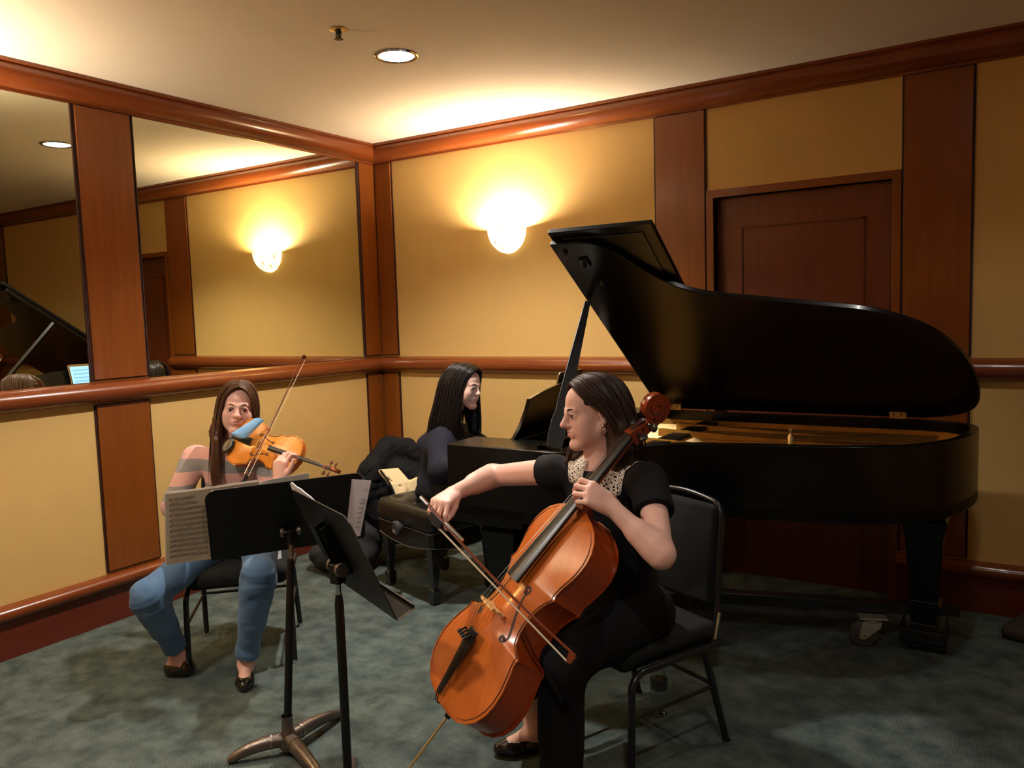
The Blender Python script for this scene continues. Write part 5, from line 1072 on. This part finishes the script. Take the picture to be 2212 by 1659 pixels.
a1 = N.new('ShaderNodeMath'); a1.operation = 'MULTIPLY_ADD'; L.new(nn_.outputs['Fac'], a1.inputs[0]); a1.inputs[1].default_value = .012; L.new(sp.outputs[2], a1.inputs[2])
a2 = N.new('ShaderNodeMath'); a2.operation = 'MULTIPLY_ADD'; L.new(a1.outputs[0], a2.inputs[0]); a2.inputs[1].default_value = 1 / .105; a2.inputs[2].default_value = .55
a3 = N.new('ShaderNodeMath'); a3.operation = 'FRACT'; L.new(a2.outputs[0], a3.inputs[0]); a4 = N.new('ShaderNodeMath'); a4.operation = 'GREATER_THAN'; L.new(a3.outputs[0], a4.inputs[0]); a4.inputs[1].default_value = .5
mx = N.new('ShaderNodeMix'); mx.data_type = 'RGBA'; L.new(a4.outputs[0], mx.inputs[0]); mx.inputs[6].default_value = (*s2l((206, 158, 148)), 1); mx.inputs[7].default_value = (*s2l((134, 130, 128)), 1); L.new(mx.outputs[2], b.inputs['Base Color'])
S.build('sweater', 'striped', V, relax=1, disp=wrinkle(.0022, 34, 11))
# jeans
S = SD(*bounds([J['hip'], hipR, hipL, knR, knL, ankR, ankL], .13), .005); up_ = lat_frame(J)[0]; RR_ = np.stack([lat_frame(J)[1], lat_frame(J)[2], up_], 1)
S.el(J['hip'] + up_ * .0, (.175, .128, .11), RR_, .05)
for h_, k_, a_ in ((hipR, knR, ankR), (hipL, knL, ankL)): limb(S, h_, k_, a_, .088, .061, .043, .03, 1)
for a_, k_ in ((ankR, knR), (ankL, knL)): S.rc(lerp(a_, k_, .16), lerp(a_, k_, .10), .047, .045, .01); S.cut(lerp(a_, k_, .10), a_ - k_, a_ - .09, a_ + .09)
m = mat('denim', s2l((60, 92, 128)), .85, col2=s2l((92, 126, 160)), nscale=5, bump=.4, bscale=380, sheen=.1); M['denim'] = m
wk = wrinkle(.0042, 60, 21)
def dn(p):
    d1 = np.linalg.norm(p - knR, axis=1); d2 = np.linalg.norm(p - knL, axis=1); d3 = np.linalg.norm(p - ankR, axis=1); d4 = np.linalg.norm(p - ankL, axis=1)
    o = wk(p) * (.35 + .8 * np.exp(-(np.minimum(d1, d2) / .12) ** 2) + 1.0 * np.exp(-(np.minimum(d3, d4) / .10) ** 2))
    for (c_, ax_, w_, am, pitch) in ((knR, ankR - knR, .09, .0030, .026), (knL, ankL - knL, .09, .0030, .024), (lerp(hipR, knR, .45), knR - hipR, .12, .0022, .032), (lerp(hipL, knL, .5), knL - hipL, .12, .0022, .030), (ankR, ankR - knR, .09, .0038, .021), (ankL, ankL - knL, .09, .0042, .020), (lerp(knL, ankL, .45), ankL - knL, .10, .0022, .034), (lerp(knR, ankR, .45), ankR - knR, .10, .0022, .034)):
        q = p - c_; t = q @ nz(ax_); o += .32 * am * (.35 + .65 * (np.sin(q @ A(23, -19, 9) + 1.) > -.2)) * np.sin(2 * PI * t / pitch + 2.2 * np.sin(q @ A(31, 17, 5)) + 1.5 * np.sin(q @ A(-12, 44, 20))) * np.exp(-(np.linalg.norm(q, axis=1) / w_) ** 2)
    return o
S.build('jeans', 'denim', V, relax=1, disp=dn)
M['shoe_black'] = mat('patent_black', (.012, .010, .010), .18, coat=.5, noise=.2)
shoe(V, ankR, toeR, 'shoe_black'); shoe(V, ankL, toeL, 'shoe_black')
sheet(V, 'shirt_hem', [P(572, 1186, 3.46), P(606, 1176, 3.52), P(613, 1238, 3.50), P(600, 1252, 3.42)], curl=.012, m='page_white', thick=.003)
# hair
S = SD(VH - .30, VH + .25, .004); gg = hair_cap(S, VH, VR, vs)
S.el(gg(-.004, .115, -.034), A(.062, .075, .098) * vs, VR, .012, True); S.path([gg(.070, .0, .03), gg(.084, .012, -.06), gg(.078, .035, -.15), gg(.070, .058, -.25)], [.022, .020, .022, .014], .02); S.path([gg(.06, -.06, .0), gg(.085, -.04, -.12), gg(.085, -.01, -.22)], [.04, .03, .02], .03)
S.path([gg(-.070, -.01, .03), gg(-.080, -.01, -.06), gg(-.07, -.06, -.14)], [.022, .020, .02], .02)
S.build('hair', 'hair_brown', V, relax=1, disp=wrinkle(.0012, 160, 5))
G1 = [[(0, .082, .108), (.030, .086, .092), (.058, .072, .045), (.072, .058, -.03), (.072, .062, -.12), (.062, .085, -.24), (.055, .095, -.37)], [(0, .045, .128), (.05, .03, .115), (.083, .012, .05), (.092, .008, -.04), (.094, .025, -.14), (.088, .055, -.26), (.078, .070, -.39)], [(0, .0, .133), (.055, -.03, .112), (.087, -.045, .04), (.096, -.04, -.05), (.102, -.01, -.15), (.100, .03, -.26), (.092, .05, -.37)], [(0, -.06, .125), (.05, -.095, .09), (.08, -.115, .02), (.092, -.10, -.06), (.100, -.06, -.16), (.105, -.03, -.24), (.1, -.01, -.30)]]
G2 = [[(0, .082, .108), (-.030, .086, .092), (-.058, .070, .045), (-.070, .048, -.02), (-.080, .01, -.08), (-.080, -.04, -.15)], [(0, .045, .128), (-.05, .03, .115), (-.083, .010, .05), (-.090, .0, -.03), (-.092, -.02, -.10), (-.085, -.06, -.2)], [(0, .0, .133), (-.055, -.03, .112), (-.085, -.05, .03), (-.09, -.06, -.06), (-.08, -.09, -.16), (-.07, -.11, -.26)], [(0, -.06, .125), (-.04, -.10, .09), (-.05, -.125, .02), (-.05, -.125, -.08), (-.05, -.12, -.18), (-.05, -.12, -.26)], [(0, -.06, .125), (.0, -.11, .09), (.0, -.128, .02), (.0, -.125, -.08), (.0, -.12, -.18), (.0, -.12, -.26)]]
ho = [o for o in V.children if o.name.startswith('hair')][0]
locks(ho, 'hair_strands', 'hair_brown', VH, VR, G1, 380, .003, 1, .0045, s=vs); locks(ho, 'hair_strands', 'hair_brown', VH, VR, G2, 280, .003, 2, .0045, s=vs)

# ------------------------------------------------------------------ pianist
Q = thing('person', 'person with long black hair in a navy top at the piano', 'person', (1.2, -.95, 0))
J = dict(hip=A(1.17, -.86, .555), neck=P(962, 915, 4.28), lat=A(-.05, 1, 0), shR=P(956, 946, 4.16), shL=P(1000, 936, 4.46))
hipR, hipL = J['hip'] - A(-.01, .085, 0), J['hip'] + A(-.01, .085, 0); elR, wrR = A(1.36, -1.11, .69), A(1.62, -1.10, .79); elL, wrL = A(1.38, -.64, .70), A(1.64, -.74, .79)
knR, knL, ankR, ankL = A(1.60, -1.06, .50), A(1.60, -.82, .50), A(1.72, -1.06, .08), A(1.62, -.82, .08); toeR, toeL = A(1.92, -1.06, .02), A(1.82, -.80, .02)
QH = P(1001, 836, 4.20); QR = frame_from(D3(.84, -.12, .50), D3(.16, 1, .10)); qs = .92
S = SD(*bounds([QH + .14, QH - .14, J['hip'] - .08, elR, wrR + .1, wrL + .1, toeR, toeL, J['shL'], J['shR']], .10), .0038)
g = head_sdf(S, QH, QR, qs); S.rc(g(0, -.018, -.055), J['neck'], .047, .052, .03); torso_sdf(S, J, -.012)
limb(S, J['shR'], elR, wrR, .040, .034, .023); limb(S, J['shL'], elL, wrL, .040, .034, .023)
limb(S, hipR, knR, ankR, .075, .05, .03, bulge=1); limb(S, hipL, knL, ankL, .075, .05, .03, bulge=1); foot_sdf(S, ankR, toeR, .85); foot_sdf(S, ankL, toeL, .85)
t1, na = hand_sdf(S, wrR, A(.95, .05, -.1), A(0, 0, 1), -1, [(12, 35, 25)] * 4, .9, thumb=(.5, .8, .2)); t2_, nb = hand_sdf(S, wrL, A(.95, -.05, -.1), A(0, 0, 1), 1, [(12, 35, 25)] * 4, .9, thumb=(.5, .8, .2))
S.build('body', 'skin_light', Q, relax=1); face_parts(Q, QH, QR, qs, gaze=(.05, .98, -.1), open_=.001, lipk=.8); nails_mesh(Q, na + nb, .9)
M['navy'] = mat('navy_jersey', s2l((22, 22, 36)), .85, noise=.12, nscale=14, bump=.3, bscale=240, spec=.3)
S = SD(*bounds([J['hip'] - .16, elR, elL, wrR, wrL, J['shR'], J['shL'], J['neck']], .10), .005); torso_sdf(S, J, .002)
limb(S, J['shR'], elR, wrR, .056, .056, .036); limb(S, J['shL'], elL, wrL, .056, .056, .036); S.rc(lerp(J['shR'], elR, .3), lerp(J['shR'], elR, .9), .062, .070, .05); S.rc(lerp(J['shR'], J['hip'], .25), lerp(J['shR'], J['hip'], .75), .085, .10, .06)
u, l, f = lat_frame(J); S.rc(J['neck'] + u * .03, J['neck'] + u * .11, .055, .07, .01, True); S.el(J['hip'] + u * .02 - f * .02, (.172, .135, .10), np.stack([l, f, u], 1), .03); S.cut(J['hip'] - u * .03, -u)
wk = wrinkle(.0045, 34, 31)
S.build('sweatshirt', 'navy', Q, relax=1, disp=lambda p: wk(p) * (.5 + 1.3 * np.exp(-(np.linalg.norm(p - elR, axis=1) / .13) ** 2)))
M['trousers'] = mat('black_trousers', (.0045, .0045, .0055), .9, noise=.2, nscale=20, bump=.3, bscale=200, spec=.25)
S = SD(*bounds([J['hip'], knR, knL, ankR, ankL], .14), .006); S.el(J['hip'] - A(.0, 0, .02), (.13, .178, .10), None, .05)
for h_, k_, a_ in ((hipR, knR, ankR), (hipL, knL, ankL)): limb(S, h_, k_, a_, .085, .06, .045, .03); S.cut(lerp(a_, k_, .08), a_ - k_, a_ - .09, a_ + .09)
S.build('trousers', 'trousers', Q, relax=1, disp=wrinkle(.002, 40, 3)); shoe(Q, ankR, toeR, 'shoe_black', False); shoe(Q, ankL, toeL, 'shoe_black', False)
S = SD(QH - .34, QH + .25, .0045); gg = hair_cap(S, QH, QR, qs); S.el(gg(.0, .118, -.034), A(.056, .078, .10) * qs, QR, .012, True)
S.path([gg(.060, .005, .04), gg(.070, .0, -.03), gg(.070, -.005, -.12), gg(.068, .0, -.22)], [.020, .020, .022, .024], .03); S.path([gg(.03, -.075, .0), gg(.04, -.095, -.10), gg(.055, -.105, -.20)], [.050, .042, .030], .03)
S.path([gg(-.068, .02, .03), gg(-.078, .02, -.06), gg(-.07, .04, -.16), gg(-.06, .06, -.24)], [.022, .024, .03, .028], .02)
hq = S.build('hair', 'hair_black', Q, relax=2)
G1 = [[(-.02, .080, .112), (.030, .080, .098), (.060, .058, .045), (.074, .045, -.03), (.072, .05, -.12), (.070, .05, -.22), (.066, .05, -.29)], [(-.02, .045, .130), (.045, .03, .118), (.083, .010, .05), (.092, .002, -.05), (.09, .005, -.15), (.09, .01, -.25), (.085, .02, -.33)], [(-.02, .0, .135), (.05, -.03, .115), (.087, -.05, .04), (.096, -.05, -.06), (.10, -.06, -.16), (.10, -.07, -.26), (.10, -.07, -.32)], [(-.01, -.06, .127), (.045, -.095, .095), (.07, -.12, .02), (.08, -.13, -.08), (.085, -.14, -.17), (.09, -.15, -.25), (.09, -.15, -.30)], [(0, -.06, .127), (.01, -.11, .085), (.02, -.135, .0), (.03, -.15, -.09), (.035, -.165, -.17), (.03, -.17, -.24)]]
G2 = [[(-.02, .080, .112), (-.048, .082, .09), (-.060, .070, .03), (-.064, .068, -.04), (-.060, .085, -.12), (-.055, .105, -.20), (-.05, .12, -.27)], [(-.02, .045, .13), (-.06, .04, .105), (-.083, .03, .03), (-.086, .03, -.05), (-.08, .055, -.14), (-.07, .08, -.24), (-.065, .09, -.31)], [(-.01, -.02, .133), (-.06, -.04, .105), (-.088, -.05, .02), (-.09, -.04, -.08), (-.085, -.01, -.18), (-.08, .02, -.28)], [(-.01, -.06, .127), (-.045, -.10, .09), (-.06, -.12, .0), (-.06, -.13, -.1), (-.05, -.14, -.2), (-.04, -.15, -.27)]]
locks(hq, 'hair_strands', 'hair_black', QH, QR, G1, 620, .003, 3, .006, s=qs); locks(hq, 'hair_strands', 'hair_black', QH, QR, G2, 240, .003, 4, .0045, s=qs)

# ------------------------------------------------------------------ cellist
C = thing('person', 'person in black with a white lace collar playing the cello', 'person', (2.75, -1.95, 0))
J = dict(hip=P(1342, 1312, 2.66), neck=P(1296, 1008, 2.52), lat=D3(.80, 0, .60), shR=P(1196, 1018, 2.62), shL=P(1402, 1040, 2.42))
l0 = nz(J['lat']); hipR, hipL = J['hip'] - l0 * .088, J['hip'] + l0 * .088
elR, wrR = P(1062, 1028, 2.80), P(980, 1066, 2.60); elL, wrL = P(1428, 1198, 2.22), P(1322, 1096, 2.27)
knR, knL = A(2.38, -2.08, .46), P(1212, 1436, 2.32); ankR, ankL = P(1158, 1575, 2.70), FZ(1212, 1722, .08); toeR, toeL = FZ(1078, 1618, .02), FZ(1130, 1790, .02)
CH = P(1282, 892, 2.50); CRt = frame_from(D3(-.965, -.13, .26), D3(-.10, 1, .05)); cs = .912
S = SD(*bounds([CH + .14, CH - .14, J['hip'] - .08, elR, wrR, P(930, 1100, 2.5), elL, knL, knR, toeR, toeL, ankL], .09), .0032)
g = head_sdf(S, CH, CRt, cs, nose=.006, chin=.003); S.rc(g(0, -.020, -.055), J['neck'] - A(0, 0, .01), .048, .054, .03); torso_sdf(S, J, -.012)
limb(S, J['shR'], elR, wrR, .045, .036, .025); limb(S, J['shL'], elL, wrL, .045, .035, .025); S.rc(lerp(elL, wrL, .2), lerp(elL, wrL, .45), .038, .034, .02); S.rc(lerp(elR, wrR, .2), lerp(elR, wrR, .45), .038, .034, .02)
limb(S, hipR, knR, ankR, .08, .055, .034, bulge=1); limb(S, hipL, knL, ankL, .08, .055, .034, bulge=1); foot_sdf(S, ankR, toeR, .92); foot_sdf(S, ankL, toeL, .92)
fr = nz(P(925, 1104, 2.47) - wrR); t1, na = hand_sdf(S, wrR, fr, D3(-.15, .85, .45), -1, [(38, 40, 25), (42, 46, 28), (46, 50, 30), (50, 50, 30)], .98, thumb=(.3, .7, .5), spread=.14)
t2_, nb = hand_sdf(S, wrL, D3(-.80, .52, .10), D3(.22, .45, .86), 1, [(42, 58, 35), (46, 62, 35), (50, 64, 35), (55, 62, 35)], .95, thumb=(.35, .7, .55), spread=.12)
S.build('body', 'skin_warm', C, relax=1); face_parts(C, CH, CRt, cs, gaze=(.0, .99, -.08), lipk=1.05); nails_mesh(C, na + nb, .95)
er = g(-.080, -.004, -.048); MB().tube([er + A(0, 0, -.0) + (CRt[:, 1] * math.cos(a) + CRt[:, 2] * math.sin(a)) * .011 for a in np.linspace(0, 2 * PI, 25)[:-1]], .0011, 8, closed=True).build('hoop_earring', 'chrome', C)
rg = lerp(wrL, t2_[2], .55)
# black top
M['top_black'] = mat('black_crepe', (.0055, .005, .0068), .85, noise=.15, nscale=30, bump=.25, bscale=260, spec=.3)
S = SD(*bounds([J['hip'] - .12, elR, elL, J['shR'], J['shL'], J['neck']], .10), .0042); torso_sdf(S, J, .0)
for sh, el, fr_, rr in ((J['shR'], elR, .14, .060), (J['shL'], elL, .44, .060)): S.rc(sh, lerp(sh, el, fr_ + .08), .058, rr, .03); S.cut(lerp(sh, el, fr_), el - sh, lerp(sh, el, fr_) - .085, lerp(sh, el, fr_) + .085)
u, l, f = lat_frame(J); S.rc(J['neck'] - u * .035, J['neck'] - u * .07, .080, .10, .03)

# lace collar laid on the top
mc = bpy.data.materials.new('lace'); mc.use_nodes = True; N, L = nodes(mc); b = N['Principled BSDF']; b.inputs['Base Color'].default_value = (*s2l((226, 212, 196)), 1); b.inputs['Roughness'].default_value = .85; M['lace'] = mc
tc = N.new('ShaderNodeTexCoord'); vo = N.new('ShaderNodeTexVoronoi'); vo.feature = 'DISTANCE_TO_EDGE'; vo.inputs['Scale'].default_value = 115; L.new(tc.outputs['Object'], vo.inputs['Vector']); gt = N.new('ShaderNodeMath'); gt.operation = 'LESS_THAN'; gt.inputs[1].default_value = .17; L.new(vo.outputs['Distance'], gt.inputs[0]); L.new(gt.outputs[0], b.inputs['Alpha'])
rows = []; base_ = J['neck'] + f * .035 + l * .012
for i in range(61):
    a = math.radians(-165 + 330 * i / 60); row = []
    for j in range(13):
        w_ = j / 12; rr = .068 + w_ * (.048 + .004 * math.cos(i * PI / 2.5)); p0 = base_ + (f * math.cos(a) * 1.15 + l * math.sin(a) * 1.12) * rr + u * .24; q = drop(S, p0, -u, 190); tq = .38 if q is None else (p0 - q) @ u; tq = min(tq, prev + .012) if j else min(tq, .30); prev = tq; row.append((p0 - u * tq, True))
    rows.append(row)
v = [q + u * .004 for r in rows for q, ok in r]; okk = [ok for r in rows for q, ok in r]; fc = []
for i in range(60):
    for j in range(12):
        q = (i * 13 + j, (i + 1) * 13 + j, (i + 1) * 13 + j + 1, i * 13 + j + 1)
        if all(okk[k] for k in q) and max(np.linalg.norm(v[q[a_]] - v[q[(a_ + 1) % 4]]) for a_ in range(4)) < .08: fc.append(q)
S.rc(J['neck'] + u * .09, J['neck'] + u * .0 + f * .02, .10, .068, .008, True); S.rc(J['neck'] + f * .06 + u * .05, J['neck'] + f * .065 - u * .012, .06, .048, .008, True); S.cut(J['hip'] - u * .10, -u)
tp_ = S.build('top', 'top_black', C, relax=1, disp=wrinkle(.0024, 30, 13)); co = MB().add(v, fc).build('lace_collar', 'lace', C, smooth=80); sm = co.modifiers.new('solid', 'SOLIDIFY'); sm.thickness = .0014; sm.offset = 1
S = SD(*bounds([J['hip'], hipR, hipL, knR, knL, ankR, ankL], .14), .005); RR_ = np.stack([l, f, u], 1); S.el(J['hip'], (.172, .125, .10), RR_, .05)
limb(S, hipR, knR, ankR, .092, .068, .055, .03); limb(S, hipL, knL, ankL, .094, .070, .064, .03); S.cut(lerp(ankR, knR, .30), ankR - knR, ankR - .16, ankR + .16); S.cut(ankL - A(0, 0, .03), (0, 0, -1), ankL - .12, ankL + .12)
S.build('trousers', 'trousers', C, relax=1, disp=wrinkle(.003, 34, 8)); shoe(C, ankR, toeR, 'shoe_black', False); shoe(C, ankL, toeL, 'shoe_black', False)
S = SD(CH - .30, CH + .25, .004); gg = hair_cap(S, CH, CRt, cs, grow=.009); S.el(gg(0, .110, -.030), A(.085, .066, .110) * cs, CRt, .014, True); S.el(gg(-.085, .040, -.02), A(.04, .045, .06) * cs, CRt, .01, True)
S.el(gg(-.075, .005, -.030), A(.025, .032, .052) * cs, CRt, .010, True)
S.path([gg(-.055, -.055, .02), gg(-.070, -.060, -.06), gg(-.075, -.055, -.13), gg(-.08, -.03, -.17)], [.035, .034, .038, .026], .03); S.path([gg(.055, -.03, .02), gg(.070, -.02, -.06), gg(.075, .02, -.13), gg(.07, .05, -.16)], [.035, .034, .036, .026], .03); S.path([gg(0, -.09, .0), gg(0, -.10, -.10), gg(0, -.10, -.17)], [.05, .045, .03], .03)
hc = S.build('hair', 'hair_dark_brown', C, relax=1, disp=wrinkle(.0014, 120, 15))
G1 = [[(.012, .066, .110), (-.030, .072, .104), (-.062, .056, .072), (-.078, .024, .040), (-.086, -.010, .0), (-.092, -.034, -.07), (-.098, -.040, -.13), (-.10, -.02, -.185)], [(.012, .035, .130), (-.045, .03, .118), (-.083, .005, .07), (-.095, -.03, .01), (-.098, -.055, -.07), (-.105, -.06, -.13), (-.112, -.05, -.20)], [(.01, -.01, .136), (-.05, -.04, .115), (-.085, -.065, .05), (-.092, -.085, -.03), (-.095, -.095, -.10), (-.105, -.09, -.16), (-.11, -.08, -.215)], [(0, -.05, .13), (-.035, -.09, .10), (-.055, -.115, .03), (-.06, -.125, -.05), (-.065, -.13, -.12), (-.07, -.13, -.20)], [(0, -.06, .127), (.0, -.11, .085), (.0, -.130, .01), (.0, -.135, -.08), (.0, -.14, -.15), (.0, -.14, -.20)]]
G2 = [[(.012, .066, .110), (.040, .070, .095), (.066, .050, .05), (.076, .035, .0), (.080, .045, -.07), (.078, .075, -.135), (.075, .095, -.170), (.072, .085, -.20)], [(.012, .05, .124), (.050, .048, .105), (.076, .025, .045), (.084, .022, -.02), (.088, .03, -.08), (.086, .055, -.14), (.08, .07, -.20)], [(.012, .035, .13), (.055, .025, .11), (.085, .0, .04), (.092, .0, -.05), (.095, .015, -.12), (.095, .03, -.19)], [(.01, -.01, .136), (.055, -.04, .11), (.088, -.06, .03), (.092, -.05, -.06), (.098, -.03, -.13), (.1, -.01, -.20)], [(0, -.05, .13), (.045, -.09, .10), (.06, -.115, .02), (.06, -.12, -.07), (.065, -.12, -.15), (.07, -.11, -.2)]]
locks(hc, 'hair_strands', 'hair_dark_brown', CH, CRt, G1, 420, .0032, 5, .0055, s=cs, wave=.007, wf=13); locks(hc, 'hair_strands', 'hair_dark_brown', CH, CRt, G2, 260, .0032, 6, .0055, s=cs, wave=.008, wf=13)
